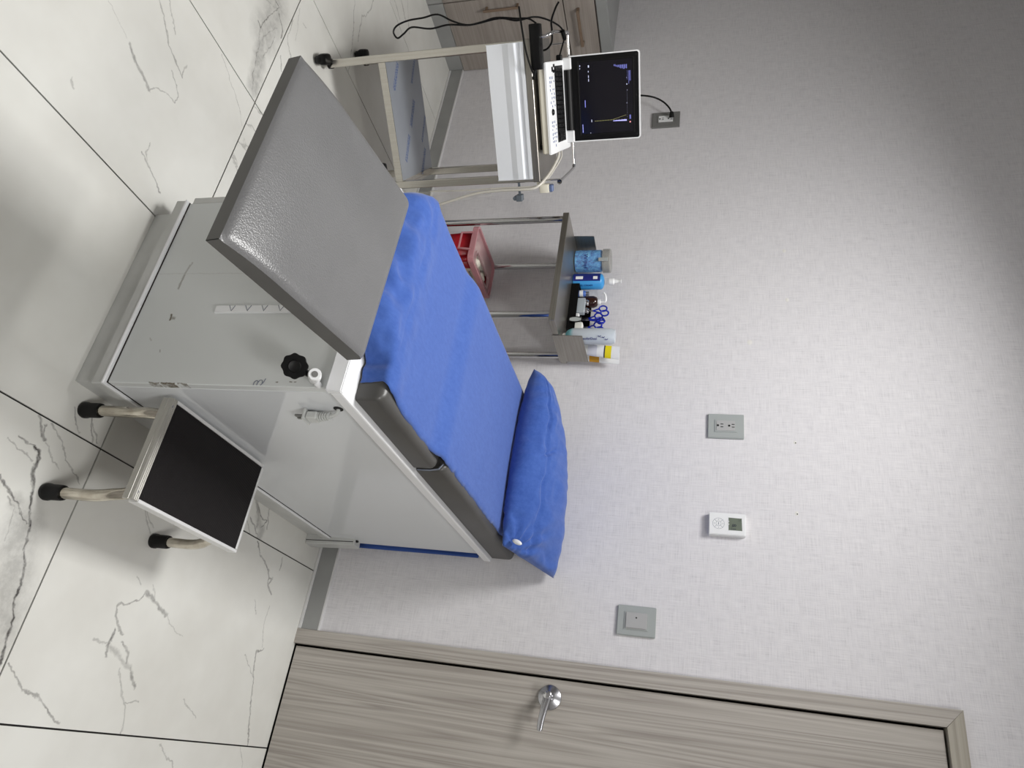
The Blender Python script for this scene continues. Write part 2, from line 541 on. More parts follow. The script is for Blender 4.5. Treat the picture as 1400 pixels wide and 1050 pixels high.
VEINS = [
  (0.006, 0.9, [(-0.142, -1.311), (-0.136, -1.293), (-0.114, -1.285), (-0.093, -1.283), (-0.044, -1.257), (0.0, -1.237), (0.047, -1.22), (0.091, -1.203), (0.131, -1.192), (0.154, -1.19), (0.184, -1.176), (0.224, -1.168), (0.273, -1.158)]),
  (0.075, 0.32, [(0.014, -1.251), (0.058, -1.237), (0.115, -1.218), (0.171, -1.199), (0.214, -1.193)]),
  (0.03, 0.3, [(-0.022, -1.287), (0.015, -1.244)]),
  (0.004, 0.7, [(-0.065, -1.352), (-0.047, -1.318), (-0.022, -1.287), (-0.002, -1.26), (0.005, -1.241)]),
  (0.004, 0.45, [(-0.03, -1.31), (-0.013, -1.289), (0.016, -1.282), (0.052, -1.271)]),
  (0.004, 0.6, [(-0.154, -1.353), (-0.149, -1.337), (-0.146, -1.309)]),
  (0.003, 0.35, [(-0.134, -1.374), (-0.127, -1.332), (-0.114, -1.297)]),
  (0.006, 0.6, [(-0.209, -1.331), (-0.187, -1.312), (-0.17, -1.295)]),
  (0.004, 0.6, [(-0.17, -1.295), (-0.197, -1.306), (-0.2, -1.302)]),
  (0.003, 0.4, [(-0.21, -1.293), (-0.181, -1.247), (-0.161, -1.232), (-0.138, -1.192), (-0.119, -1.162)]),
  (0.003, 0.3, [(-0.164, -1.289), (-0.136, -1.252), (-0.125, -1.228)]),
  (0.003, 0.45, [(-0.266, -1.259), (-0.236, -1.239), (-0.216, -1.218)]),
  (0.004, 0.5, [(-0.269, -1.211), (-0.214, -1.174)]),
  (0.003, 0.45, [(-0.256, -1.197), (-0.22, -1.161)]),
  (0.004, 0.4, [(-0.137, -0.962), (-0.131, -0.938), (-0.09, -0.888)]),
  (0.003, 0.4, [(-0.133, -0.931), (-0.103, -0.884)]),
  (0.012, 0.45, [(-0.327, -0.495), (-0.302, -0.47), (-0.275, -0.45), (-0.247, -0.441)]),
  (0.004, 0.6, [(-0.317, -0.482), (-0.282, -0.44), (-0.276, -0.4), (-0.25, -0.421)]),
  (0.004, 0.5, [(-0.327, -0.409), (-0.292, -0.399), (-0.254, -0.384)]),
  (0.004, 0.55, [(-0.261, -0.49), (-0.24, -0.451), (-0.222, -0.426), (-0.204, -0.412), (-0.172, -0.382), (-0.142, -0.313), (-0.116, -0.283), (-0.093, -0.284)]),
  (0.022, 0.3, [(-0.271, -0.448), (-0.242, -0.409), (-0.218, -0.416)]),
  (0.004, 0.45, [(-0.202, -0.246), (-0.178, -0.235), (-0.153, -0.24)]),
  (0.003, 0.4, [(-0.249, -0.504), (-0.213, -0.468)]),
  (0.005, 0.5, [(-0.168, -0.374), (-0.143, -0.308), (-0.116, -0.283), (-0.121, -0.263), (-0.092, -0.278), (-0.073, -0.247)]),
  (0.003, 0.4, [(-0.038, -0.331), (0.006, -0.302)]),
  (0.003, 0.35, [(-0.034, -0.234), (0.025, -0.241), (0.088, -0.209)]),
  (0.004, 0.55, [(0.096, -0.199), (0.109, -0.235), (0.131, -0.231)]),
  (0.004, 0.55, [(0.11, -0.237), (0.176, -0.212), (0.268, -0.176), (0.381, -0.131)]),
  (0.003, 0.35, [(0.133, -0.291), (0.185, -0.211)]),
  (0.005, 0.5, [(0.095, -0.894), (0.106, -0.903), (0.129, -0.894), (0.148, -0.872), (0.164, -0.849)]),
  (0.004, 0.5, [(0.095, -0.894), (0.093, -0.869), (0.081, -0.837), (0.053, -0.819)]),
  (0.008, 0.5, [(0.052, -0.82), (0.071, -0.778), (0.08, -0.747), (0.093, -0.717)]),
  (0.003, 0.25, [(0.093, -0.717), (0.113, -0.678), (0.13, -0.623)]),
  (0.003, 0.25, [(0.033, -0.805), (0.061, -0.784)]),
  (0.003, 0.3, [(0.03, -0.872), (0.041, -0.851)]),
  (0.006, 0.65, [(0.159, -0.879), (0.177, -0.88), (0.193, -0.886), (0.22, -0.876)]),
  (0.004, 0.3, [(0.19, -0.937), (0.194, -0.914), (0.188, -0.891)]),
  (0.01, 0.3, [(0.197, -0.877), (0.212, -0.841), (0.223, -0.812), (0.233, -0.78)]),
  (0.005, 0.45, [(0.185, -0.839), (0.204, -0.805), (0.224, -0.798)]),
  (0.006, 0.5, [(0.233, -0.78), (0.263, -0.751), (0.276, -0.738)]),
  (0.004, 0.35, [(0.241, -0.816), (0.282, -0.789)]),
  (0.004, 0.35, [(0.274, -0.797), (0.293, -0.779), (0.319, -0.75), (0.38, -0.728)]),
  (0.003, 0.4, [(0.312, -0.754), (0.306, -0.704)]),
  (0.004, 0.5, [(0.273, -1.138), (0.309, -1.089), (0.328, -1.028), (0.353, -0.983), (0.377, -0.939)]),
  (0.003, 0.3, [(0.286, -0.529), (0.323, -0.445)]),
  (0.003, 0.35, [(0.401, -0.565), (0.455, -0.47)]),
  (0.003, 0.3, [(0.391, -0.169), (0.448, -0.122)]),
  (0.007, 0.5, [(-1.116, -1.571), (-1.101, -1.54), (-1.096, -1.515), (-1.072, -1.472)]),
  (0.003, 0.4, [(-1.072, -1.472), (-1.1, -1.454), (-1.117, -1.421), (-1.119, -1.391), (-1.151, -1.393), (-1.176, -1.424), (-1.186, -1.439)]),
  (0.004, 0.45, [(-1.304, -1.561), (-1.272, -1.521), (-1.234, -1.483), (-1.216, -1.435), (-1.205, -1.402), (-1.245, -1.412)]),
  (0.003, 0.35, [(-1.338, -1.538), (-1.282, -1.479)]),
  (0.002, 0.2, [(-1.154, -1.66), (-1.141, -1.627), (-1.12, -1.584)]),
  (0.005, 0.35, [(-0.903, -1.638), (-0.894, -1.626)]),
  (0.004, 0.45, [(-0.919, -1.406), (-0.901, -1.364), (-0.874, -1.313)]),
  (0.003, 0.35, [(-0.959, -1.395), (-0.927, -1.394), (-0.902, -1.368), (-0.88, -1.325)]),
  (0.002, 0.4, [(-1.399, -1.328), (-1.367, -1.262), (-1.329, -1.186), (-1.297, -1.155)]),
  (0.09, 0.33, [(-1.782, -1.228), (-1.69, -1.219), (-1.634, -1.22)]),
  (0.045, 0.38, [(-1.595, -1.214), (-1.531, -1.193), (-1.448, -1.173)]),
  (0.005, 0.7, [(-1.645, -1.265), (-1.633, -1.245), (-1.691, -1.237), (-1.745, -1.225), (-1.785, -1.212), (-1.789, -1.238)]),
  (0.005, 0.65, [(-1.765, -1.201), (-1.741, -1.158), (-1.707, -1.152)]),
  (0.005, 0.55, [(-1.629, -1.243), (-1.579, -1.221), (-1.522, -1.205), (-1.488, -1.201), (-1.432, -1.176)]),
  (0.005, 0.5, [(-1.717, -1.19), (-1.63, -1.218), (-1.601, -1.209)]),
  (0.004, 0.5, [(-1.68, -1.177), (-1.63, -1.183), (-1.574, -1.185)]),
  (0.006, 0.4, [(-1.737, -1.273), (-1.788, -1.195)]),
  (0.003, 0.4, [(-1.843, -1.147), (-1.743, -1.131), (-1.702, -1.077)]),
  (0.002, 0.3, [(-1.898, -1.135), (-1.78, -1.094)]),
  (0.003, 0.3, [(-1.874, -1.094), (-1.878, -1.07)]),
  (0.003, 0.5, [(-2.302, -0.896), (-2.123, -0.818), (-2.016, -0.787)]),
  (0.004, 0.4, [(-2.458, -0.792), (-2.39, -0.789), (-2.331, -0.804), (-2.308, -0.826), (-2.183, -0.792)]),
  (0.004, 0.5, [(-2.727, -0.613), (-2.691, -0.535)]),
  (0.004, 0.4, [(-2.657, -0.66), (-2.634, -0.574)]),
  (0.003, 0.4, [(-2.792, -0.57), (-2.678, -0.48)]),
  (0.004, 0.5, [(-1.661, -1.129), (-1.622, -1.096)]),
]

# ------------------------------------------------------------------ setting: floor with its tiles
TX0, TS, TY0, TL = -0.2122, 0.5983, -1.1447, 1.2
floor = obj('floor', box(-3.72, 1.75, -4.3, 0.12, -0.12, -0.004), M_GROUT, kind='structure')

def tile_material(name, segs, seed):
    m = mat(name, rgb(219, 218, 211), 0.16, spec=0.45)
    cloud = tex_noise(m, pos_scaled(m, 1, 1, 1), 2.6, 4, 0.6)
    c = ramp(m, cloud, [(0.30, rgb(216, 215, 209)), (0.65, rgb(229, 229, 224))])
    if segs:
        mask = seg_mask(m, segs)
        vary = mathn(m, 'ADD', mathn(m, 'MULTIPLY', tex_noise(m, pos_scaled(m, 1, 1, 1), 38, 4, 0.7), 1.9), -0.15, True)
        mask = mathn(m, 'MULTIPLY', mask, vary)
    else:
        n = tex_noise(m, pos_scaled(m, 1.0, 0.45, 1), 3.0, 6, 0.6)
        d = mathn(m, 'ABSOLUTE', mathn(m, 'SUBTRACT', n, 0.5))
        mr = nd(m, 'ShaderNodeMapRange')
        mr.inputs['From Min'].default_value = 0.012
        mr.inputs['From Max'].default_value = 0.0
        mr.inputs['To Max'].default_value = 0.4
        lk(m, d, mr.inputs['Value'])
        mask = mr.outputs[0]
    mx = nd(m, 'ShaderNodeMix', data_type='RGBA')
    lk(m, mask, mx.inputs['Factor'])
    lk(m, c, mx.inputs['A'])
    mx.inputs['B'].default_value = rgb(78, 75, 74)
    base(m, mx.outputs['Result'])
    rr = nd(m, 'ShaderNodeMapRange')
    rr.inputs['To Min'].default_value = 0.14
    rr.inputs['To Max'].default_value = 0.30
    lk(m, cloud, rr.inputs['Value'])
    lk(m, rr.outputs[0], m.node_tree.nodes['Principled BSDF'].inputs['Roughness'])
    return m

M_TILE_ANY = tile_material('marble_tile_far', [], 0)
_tile_mesh = {}
for j, (ya, yb) in enumerate(((TY0, -0.001), (TY0 - TL, TY0), (TY0 - 2 * TL, TY0 - TL), (-4.2, TY0 - 2 * TL))):
    for i in range(-6, 4):
        xa = TX0 + TS * i
        xb = xa + TS
        xa_, xb_ = max(xa, -3.62), min(xb, 1.6)
        if xb_ - xa_ < 0.006:
            continue
        segs = []
        if j < 2:
            for (w, s, pts) in VEINS:
                for (p, q) in zip(pts, pts[1:]):
                    mxx, mxy = (p[0] + q[0]) / 2, (p[1] + q[1]) / 2
                    if xa - 0.0 <= mxx < xb and ya - 0.0 <= mxy < yb + (0.02 if j == 0 else 0):
                        segs.append((p[0], p[1], q[0], q[1], w * 0.95, min(1.0, s * 1.2)))
        m = tile_material('marble_tile', segs, 0) if segs else M_TILE_ANY
        g = 0.0021
        o = obj('tile', box(xa_ + g, xb_ - g, ya + g, yb - g, -0.006, 0.0), m, floor)

# ------------------------------------------------------------------ walls, ceiling
RX, BY, LX = 1.6, -4.2, -3.62
bm = B()
add_box(bm, LX, 0.03, 0.0, 0.12, 0.0, CEIL)
add_box(bm, 0.03, 0.93, 0.0, 0.12, 2.11, CEIL)
add_box(bm, 0.93, RX, 0.0, 0.12, 0.0, CEIL)
wall_back = obj('wall_back', bm, M_WALL, kind='structure')
for k, (px, pz, pr) in enumerate(((-0.826, 1.717, .006), (-0.563, 1.712, .007), (-1.244, 1.569, .010), (-1.443, 1.712, .008), (-1.688, 1.709, .008))):
    bm = lathe([(0.0, -.0002), (pr, -.0002), (pr * .7, .0007), (0, .0009)], T(px, 0, pz) @ Matrix.Rotation(math.pi / 2, 4, 'X'), 12)
    for v in bm.verts:
        v.co.x = px + (v.co.x - px) * 1.25
    f = obj('filler_patch', bm, M_PATCH, wall_back, smooth=True)
    if k < 2:
        obj('drill_hole', lathe([(0.0, 0.0005), (.0022, .0005), (.0022, .0013), (0, .0013)], T(px + .002, 0, pz + .002) @ Matrix.Rotation(math.pi / 2, 4, 'X'), 10), M_HOLE, f)
obj('wall_left', box(LX - .1, LX, BY, 0.12, 0, CEIL), M_PLAIN, kind='structure')
obj('wall_right', box(RX, RX + .1, BY, 0.12, 0, CEIL), M_PLAIN, kind='structure')
obj('wall_front', box(LX - .1, RX + .1, BY - .1, BY, 0, CEIL), M_PLAIN, kind='structure')
obj('ceiling', box(LX - .1, RX + .1, BY - .1, 0.12, CEIL, CEIL + .1), M_CEIL, kind='structure')

# baseboard with aluminium edges
bb = obj('baseboard_back', box(-3.0, -0.0045, -0.012, 0.0, 0.012, 0.078, bevel=0.0008), M_BASEB, kind='structure')
obj('bottom_strip', box(-3.0, -0.0045, -0.016, 0.0, 0.0, 0.012, bevel=0.003, seg=2), M_ALU, bb)
obj('top_strip', box(-3.0, -0.0045, -0.0135, 0.0, 0.078, 0.083), M_ALU, bb)
obj('baseboard_right', box(0.98, RX, -0.012, 0.0, 0.0, 0.08, bevel=0.0008), M_BASEB, kind='structure')

# door: casing, leaf, lever
door = bpy.data.objects.new('door_1', None)
COL.objects.link(door)
door.location = (0.48, 0, 0)
door['kind'] = 'structure'
WM[door] = T(0.48, 0, 0)
cz = 2.086
bm = B()
add_hex(bm, [(-.004, -.016, 0), (.046, -.016, 0), (.046, .02, 0), (-.004, .02, 0)],
        [(-.004, -.016, cz + .046), (.046, -.016, cz - .002), (.046, .02, cz - .002), (-.004, .02, cz + .046)])
obj('casing_side', bm, M_DOOR, door)
bm = B()
add_hex(bm, [(.914, -.016, 0), (.964, -.016, 0), (.964, .02, 0), (.914, .02, 0)],
        [(.914, -.016, cz - .002), (.964, -.016, cz + .046), (.964, .02, cz + .046), (.914, .02, cz - .002)])
obj('casing_side', bm, M_DOOR, door)
M_DOORH = wood('casing_laminate', rgb(140, 134, 124), rgb(168, 162, 150), rgb(186, 181, 170), 'y', 0.9)
M_DOORH_map = [n for n in M_DOORH.node_tree.nodes if n.type == 'VECT_MATH' and n.operation == 'MULTIPLY']
for n in M_DOORH_map:
    v = n.inputs[1].default_value
    n.inputs[1].default_value = (min(v), max(v), max(v))
bm = B()
add_hex(bm, [(.0465, -.016, cz - .001), (.9135, -.016, cz - .001), (.9135, .02, cz - .001), (.0465, .02, cz - .001)],
        [(-.0035, -.016, cz + .046), (.9635, -.016, cz + .046), (.9635, .02, cz + .046), (-.0035, .02, cz + .046)])
obj('casing_head', bm, M_DOORH, door)
obj('door_stop', box(.03, .93, .055, .115, 0.0, 2.105), M_GAP, door)
obj('door_leaf', box(.054, .906, -.002, .04, .006, 2.078, bevel=.001), M_DOOR, door)
R90 = Matrix.Rotation(math.pi / 2, 4, 'X')
HX, HZ = 0.110, 0.942
hd = obj('door_handle', lathe([(.036, 0), (.038, .004), (.037, .008), (.020, .018), (.013, .020), (.012, .046), (.0, .046)], T(HX, -.002, HZ) @ R90, 28), M_SATIN, door, smooth=True, label='satin chrome lever handle')
bm = B()
path = [(HX - .014, -.052, HZ + .002), (HX + .01, -.056, HZ), (HX + .045, -.058, HZ - .006), (HX + .08, -.058, HZ - .011), (HX + .103, -.057, HZ - .012)]
P = smooth_path(path, 5)
rings = []
for i, p in enumerate(P):
    f = i / (len(P) - 1)
    hz = .0145 * (1 - f) + .0085 * f
    hy = .0065 * (1 - f) + .004 * f
    if i in (0, len(P) - 1):
        hz *= .6
    rings.append([bm.verts.new(p + Vector((0, hy * math.cos(a), hz * math.sin(a)))) for a in [2 * math.pi * k / 12 for k in range(12)]])
for a, b in zip(rings, rings[1:]):
    for k in range(12):
        bm.faces.new((a[k], a[(k + 1) % 12], b[(k + 1) % 12], b[k]))
bm.faces.new(rings[0][::-1]); bm.faces.new(rings[-1])
obj('lever', bm, M_SATIN, hd, smooth=True)
obj('lock_cylinder', lathe([(.011, 0), (.011, .006), (.008, .0075), (.0, .0065)], T(HX - .002, -.058, HZ) @ R90, 20), M_CHROME, hd, smooth=True)

# ceiling luminaires: the main one, and a panel added as fill
M_DIFF = mat('lit_diffuser', (1, .985, .955, 1), 0.6, emit=2.0)
for k, (lx, ly, sx, sy, watt, spread) in enumerate(LIGHTS):
    t = thing('ceiling_light', ['square lit ceiling panel over the middle of the room', 'square lit ceiling panel added as fill light, out of view'][k], 'light', (lx, ly, CEIL))
    bm = B()
    for a in (-1, 1):
        add_box(bm, lx - .33, lx + .33, ly + a * .315 - .015, ly + a * .315 + .015, CEIL - .02, CEIL)
        add_box(bm, lx + a * .315 - .015, lx + a * .315 + .015, ly - .3, ly + .3, CEIL - .02, CEIL)
    pieces('frame', bm, M_WHITE, t)
    obj('diffuser', box(lx - .3, lx + .3, ly - .3, ly + .3, CEIL - .012, CEIL - .002), M_DIFF, t)

# ------------------------------------------------------------------ cabinets on the left
def cabinet(y1, y0, label):
    t = thing('base_cabinet', label, 'cabinet', (-3.3, (y0 + y1) / 2, 0))
    obj('carcass', box(-3.6, -3.02, y0 + .001, y1 - .001, .083, .85), M_CAB, t)
    obj('toe_kick', box(-3.6, -3.003, y0 + .001, y1 - .001, 0, .083), M_BASEB, t)
    d = obj('door', box(-3.0195, -3.0, y0 + .002, y1 - .002, .085, .689, bevel=.001), M_CAB, t)
    hy = y0 + .047 if y1 > -.1 else y1 - .047
    bm = B()
    add_box(bm, -2.975, -2.965, hy - .006, hy + .006, .29, .48, bevel=.002)
    for z in (.30, .46):
        add_box(bm, -3.0, -2.966, hy - .006, hy + .006, z, z + .012, bevel=.002)
    obj('handle', bm, M_BRONZE, d)
    d = obj('drawer', box(-3.0195, -3.0, y0 + .002, y1 - .002, .694, .844, bevel=.001), M_CAB, t)
    c = (y0 + y1) / 2
    bm = B()
    add_box(bm, -2.975, -2.965, c - .10, c + .10, .755, .770, bevel=.002)
    for y in (c - .098, c + .084):
        add_box(bm, -3.0, -2.966, y, y + .014, .755, .770, bevel=.002)
    obj('handle', bm, M_BRONZE, d)
    return t

M_BRONZE = mat('bronze_handle', rgb(150, 130, 112), 0.35, 0.7)
cabinet(-.002, -.40, 'wood-grain base cabinet against the patterned wall, behind the ultrasound trolley')
cabinet(-.402, -.80, 'wood-grain base cabinet one unit away from the patterned wall')
tag(obj('worktop', box(-3.61, -2.995, -.815, -.001, .851, .907, bevel=.003), M_GREY_TOP), 'glossy gray worktop lying on the wood-grain cabinets', 'worktop')

# ------------------------------------------------------------------ wall plates
def plate_bm(cx, cz, w, h, d=.009, y=0.0, r=.003):
    bm = prism(round_rect(w, h, r), -d, 0.0, 'z')
    bm.transform(T(cx, y, cz) @ Matrix.Rotation(math.pi / 2, 4, 'X') @ Matrix.Diagonal((1, 1, -1, 1)))
    es = [e for e in bm.edges if all(abs(v.co.y - (y - d)) < 1e-5 for v in e.verts)]
    bmesh.ops.bevel(bm, geom=es, offset=.0022, segments=2, affect='EDGES')
    return bm

def outlet(cx, cz, w, h, label, mp, mi, name='wall_outlet', holes=True):
    t = thing(name, label, 'outlet', (cx, 0, cz))
    obj('cover_plate', plate_bm(cx, cz, w, h), mp, t)
    obj('insert_frame', plate_bm(cx, cz, w * .56, h * .64, .011), mp, t)
    ins = obj('insert', plate_bm(cx, cz, w * .45, h * .55, .0125), mi, t)
    if holes:
        bm = B()
        for s in (-1, 1):
            zc = cz + s * h * .155
            bm2 = lathe([(.0, 0), (.0042, 0), (.0042, .0006), (0, .0006)], T(cx, -.0124, zc - .008) @ R90, 10)
            me_ = bpy.data.meshes.new('t'); bm2.to_mesh(me_); bm2.free(); bm.from_mesh(me_); bpy.data.meshes.remove(me_)
            for dx in (-.0055, .0055):
                add_box(bm, cx + dx - .0015, cx + dx + .0015, -.0130, -.0120, zc + .001, zc + .011)
        pieces('socket_slot', bm, M_HOLE, ins)
    return t

outlet(-.877, 1.481, .097, .127, 'gray double wall outlet, unused, level with the thermostat', M_PLATE, M_PLATEL)
outlet(-2.499, 1.200, .100, .131, 'gray wall outlet, plate darkened for dim light, with a black plug in its upper socket', M_PLATED, M_WHITE)  # the darker plate paints in the weaker light at this end
t = thing('light_switch', 'gray single rocker light switch beside the door casing', 'switch', (-.155, 0, 1.2))
obj('cover_plate', plate_bm(-.155, 1.201, .096, .126), M_PLATE, t)
obj('insert_frame', plate_bm(-.155, 1.201, .062, .083, .011), M_PLATE, t)
rk = obj('rocker', plate_bm(-.155, 1.201, .052, .070, .0145), M_PLATEL, t)
obj('indicator_dot', lathe([(0, 0), (.0026, 0), (.0026, .0005), (0, .0005)], T(-.164, -.0144, 1.201) @ R90, 10), M_HOLE, rk)

t = thing('thermostat', 'white wall thermostat with gray display and ring of buttons', 'thermostat', (-.502, 0, 1.486))
obj('housing', plate_bm(-.502, 1.486, .077, .120, .024), M_WHITE, t)
sc = obj('display', plate_bm(-.502, 1.512, .047, .047, .0246, r=.0008), M_LCD, t)
RFACE = Matrix.Rotation(math.pi / 2, 4, 'X')
bm = text_bm('8', .020, T(-.498, -.0248, 1.508) @ RFACE, .0002)
obj('digit', bm, M_INK, sc)
bm = B()
for dx, dz in ((-.0, 0.0), (0, .006), (0, .011)):
    add_box(bm, -.4865 + dx, -.4845 + dx, -.0250, -.0245, 1.499 + dz, 1.503 + dz)
pieces('display_mark', bm, M_INK, sc)
bm = B()
cxx, czz = -.502, 1.458
for r0 in (.019, .0085):
    pts = [(cxx + r0 * math.cos(a), -.0242, czz + r0 * math.sin(a)) for a in [2 * math.pi * k / 36 for k in range(37)]]
    add_tube(bm, pts, .0004, 4)
for a in (45, 135, 225, 315):
    ca, sa = math.cos(math.radians(a)), math.sin(math.radians(a))
    add_tube(bm, [(cxx + .0085 * ca, -.0242, czz + .0085 * sa), (cxx + .019 * ca, -.0242, czz + .019 * sa)], .0004, 4)
for a in (0, 90, 180, 270):
    ca, sa = math.cos(math.radians(a)), math.sin(math.radians(a))
    add_box(bm, cxx + .014 * ca - .001, cxx + .014 * ca + .001, -.0245, -.0240, czz + .014 * sa - .001, czz + .014 * sa + .001)
add_box(bm, cxx - .0045, cxx + .0045, -.0244, -.0240, czz - .001, czz + .001)
obj('button_ring', bm, M_GRAYTXT, t)
bm = B()
for dx in (-.012, -.002):
    add_prism(bm, [(-.502 + dx, 1.4885), (-.502 + dx + .006, 1.4885), (-.502 + dx + .003, 1.4935)], -.0253, -.0245, 'y')
pieces('arrow_mark', bm, M_WHITE, sc)

M_VINYLP = noisy('pad_side_shade', rgb(84, 83, 81), rgb(76, 75, 73), 9, 0.4)  # same gray vinyl, darkened to paint in the shade on the pad's sides

# ------------------------------------------------------------------ examination table
ET = thing('examination_table', 'white enamelled medical examination table with gray vinyl cushions', 'table', (-.58, -.69, 0))
XR, XL, YF, YB = -.314, -.842, -1.296, -.075
obj('plinth', box(-.815, -.318, -1.290, -.09, 0, .062, bevel=.001), M_PLINTH, ET)
obj('base_frame', box(-.847, -.307, -1.304, -.078, .062, .090, bevel=.002), M_PLINTH, ET)
obj('base_ridge', box(-.847, -.307, -1.307, -.078, .0902, .0965, bevel=.0025, seg=2), M_RIM, ET)
obj('base_gap_line', box(XL - .001, XR + .001, YF - .0012, YB, .0966, .0996), M_GAP, ET)  # dark strip painted in for the shaded gap above the ridge

M_FRONT = mat('front_panel_enamel', rgb(216, 219, 219), 0.28)
_fm = seg_mask(M_FRONT, [(-.648, .185, -.622, .178, .003, .35), (-.640, .181, -.600, .176, .0035, .4), (-.610, .178, -.572, .177, .004, .55), (-.584, .174, -.570, .178, .003, .4),
                         (-.496, .190, -.482, .193, .004, 1.0), (-.487, .195, -.486, .201, .006, .6),
                         (-.3155, .208, -.3150, .234, .0022, .9), (-.3155, .240, -.3150, .274, .0024, 1.0), (-.3155, .283, -.3150, .306, .0018, .8),
                         (-.325, .524, -.324, .527, .0022, .8), (-.326, .556, -.325, .561, .002, .8), (-.326, .566, -.325, .570, .0018, .7),
                         (-.43, .16, -.425, .165, .003, .3), (-.40, .20, -.395, .203, .002, .5), (-.616, .10, -.610, .62, .0016, .16)], planes=(0, 2), wob=(.003, 60, .0015, 220))
_mx = nd(M_FRONT, 'ShaderNodeMix', data_type='RGBA')
lk(M_FRONT, _fm, _mx.inputs['Factor'])
_mx.inputs['A'].default_value = rgb(216, 219, 219)
_mx.inputs['B'].default_value = rgb(92, 80, 62)
base(M_FRONT, _mx.outputs['Result'])
obj('front_panel', box(XL, XR, YF, YF + .02, .096, .662, bevel=.0015), M_FRONT, ET)
obj('side_panel', box(XR - .02, XR, YF + .0202, YB, .096, .662, bevel=.0015), M_BODY, ET)
obj('cabinet_core', box(XL + .002, XR - .021, YF + .021, YB, .096, .660), M_BODY, ET)
fl = obj('side_flange', box(XL - .024, XL - .002, YF + .004, YB, .100, .655, bevel=.002), M_PLINTH, ET)
# white top rim, bevelled, with its wider front cap
rim = obj('top_rim', box(-.862, -.300, -1.296, -.028, .656, .684, bevel=.004, seg=2), M_RIM, ET)
bm = B()
add_hex(bm, [(-.80, -1.314, .655), (-.301, -1.312, .652), (-.301, -1.296, .652), (-.80, -1.296, .655)],
        [(-.80, -1.308, .690), (-.301, -1.306, .685), (-.301, -1.296, .685), (-.80, -1.296, .690)])
es = list(bm.edges)
bmesh.ops.bevel(bm, geom=es, offset=.002, segments=2, affect='EDGES')
obj('rim_cap', bm, M_RIM, ET)

def cushion(x0, x1, y0, y1, z0, z1, r=.022, rc=.008, seg=5):
    """upholstered block: upright corners nearly square, top edge well rounded"""
    bm = B()
    cx, cy, w, h = (x0 + x1) / 2, (y0 + y1) / 2, x1 - x0, y1 - y0
    lv = [(0.0, z0), (0.0, z1 - r)] + [(r * (1 - math.cos(math.pi / 2 * k / seg)), z1 - r + r * math.sin(math.pi / 2 * k / seg)) for k in range(1, seg + 1)]
    loops = [[bm.verts.new((cx + x, cy + y, z)) for x, y in round_rect(w - 2 * d, h - 2 * d, max(rc, rc + d * .4), 4)] for d, z in lv]
    for a, b in zip(loops, loops[1:]):
        n = len(a)
        for k in range(n):
            bm.faces.new((a[k], a[(k + 1) % n], b[(k + 1) % n], b[k]))
    bm.faces.new(loops[0][::-1])
    bm.faces.new(loops[-1])
    return bm

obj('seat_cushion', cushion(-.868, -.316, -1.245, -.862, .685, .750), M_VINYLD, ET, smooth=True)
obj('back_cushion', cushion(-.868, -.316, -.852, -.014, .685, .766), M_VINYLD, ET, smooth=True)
# corner seam of the seat cushion
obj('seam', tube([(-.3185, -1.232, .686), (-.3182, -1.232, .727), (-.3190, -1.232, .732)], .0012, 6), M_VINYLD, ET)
bm = B()
add_tube(bm, [(-.334, -.857, .757), (-.320, -.857, .748), (-.3155, -.857, .725), (-.3155, -.857, .690)], .0022, 6)
obj('joint_piping', bm, M_GRAYTXT, ET)
# foot pad
H0, H1 = Vector((-.738, -1.374, .767)), Vector((-.330, -1.388, .767))
F0, F1 = Vector((-.716, -1.766, .720)), Vector((-.304, -1.774, .720))
nrm = (H1 - H0).cross(F0 - H0).normalized()
if nrm.z < 0:
    nrm = -nrm
th = .037
def pad_point(a, b, dz=0.0):
    return F0 * (1 - a) * (1 - b) + F1 * a * (1 - b) + H1 * a * b + H0 * (1 - a) * b + nrm * dz
def pad_h(a, b):
    da, d0, d1 = min(a, 1 - a) * .41, b * .385, (1 - b) * .385
    h = 0.0
    for d, w_, k_ in ((da, .016, .0060), (d0, .012, .0040), (d0, .12, .0120), (d1, .016, .0060)):
        if d < w_:
            h -= k_ * (1 - d / w_) ** 2
    return max(h, -.016)
bm = B()
n = 40
per = [(k / n, 0) for k in range(n)] + [(1, k / n) for k in range(n)] + [(1 - k / n, 1) for k in range(n)] + [(0, 1 - k / n) for k in range(n)]
lo_ = [bm.verts.new(pad_point(a, b, -th - .004)) for a, b in per]
up_ = [bm.verts.new(pad_point(a, b, pad_h(a, b) + .0005)) for a, b in per]
for k in range(len(per)):
    q = (k + 1) % len(per)
    bm.faces.new((lo_[k], lo_[q], up_[q], up_[k]))
bm.faces.new(lo_)
pad = obj('foot_pad', bm, M_VINYLP, ET, label='foot rest pad with smooth gray top and sides shaded darker')
# upholstered top panel, softly crowned and rolling down to the foot end
bm = B()
n = 40
g = []
for j in range(n + 1):
    row = []
    for i in range(n + 1):
        a, b = i / n, j / n
        a = .5 - .5 * math.cos(math.pi * a)
        b = .5 - .5 * math.cos(math.pi * b)
        row.append(bm.verts.new(pad_point(a, b, pad_h(a, b) + .0005)))
    g.append(row)
for p, q in zip(g, g[1:]):
    for k in range(n):
        bm.faces.new((p[k], p[k + 1], q[k + 1], q[k]))
obj('top_panel', bm, M_VINYL, pad, smooth=True, auto=False)
obj('corner_seam', tube([F1 - nrm * .0165, F1 - nrm * .040], .0008, 6), M_BLACK, pad)
bm = B()
for xx in (-.42, -.64):
    add_box(bm, xx - .012, xx + .012, -1.62, -1.30, .655, .668)
pieces('pad_bracket', bm, M_STEEL, ET)

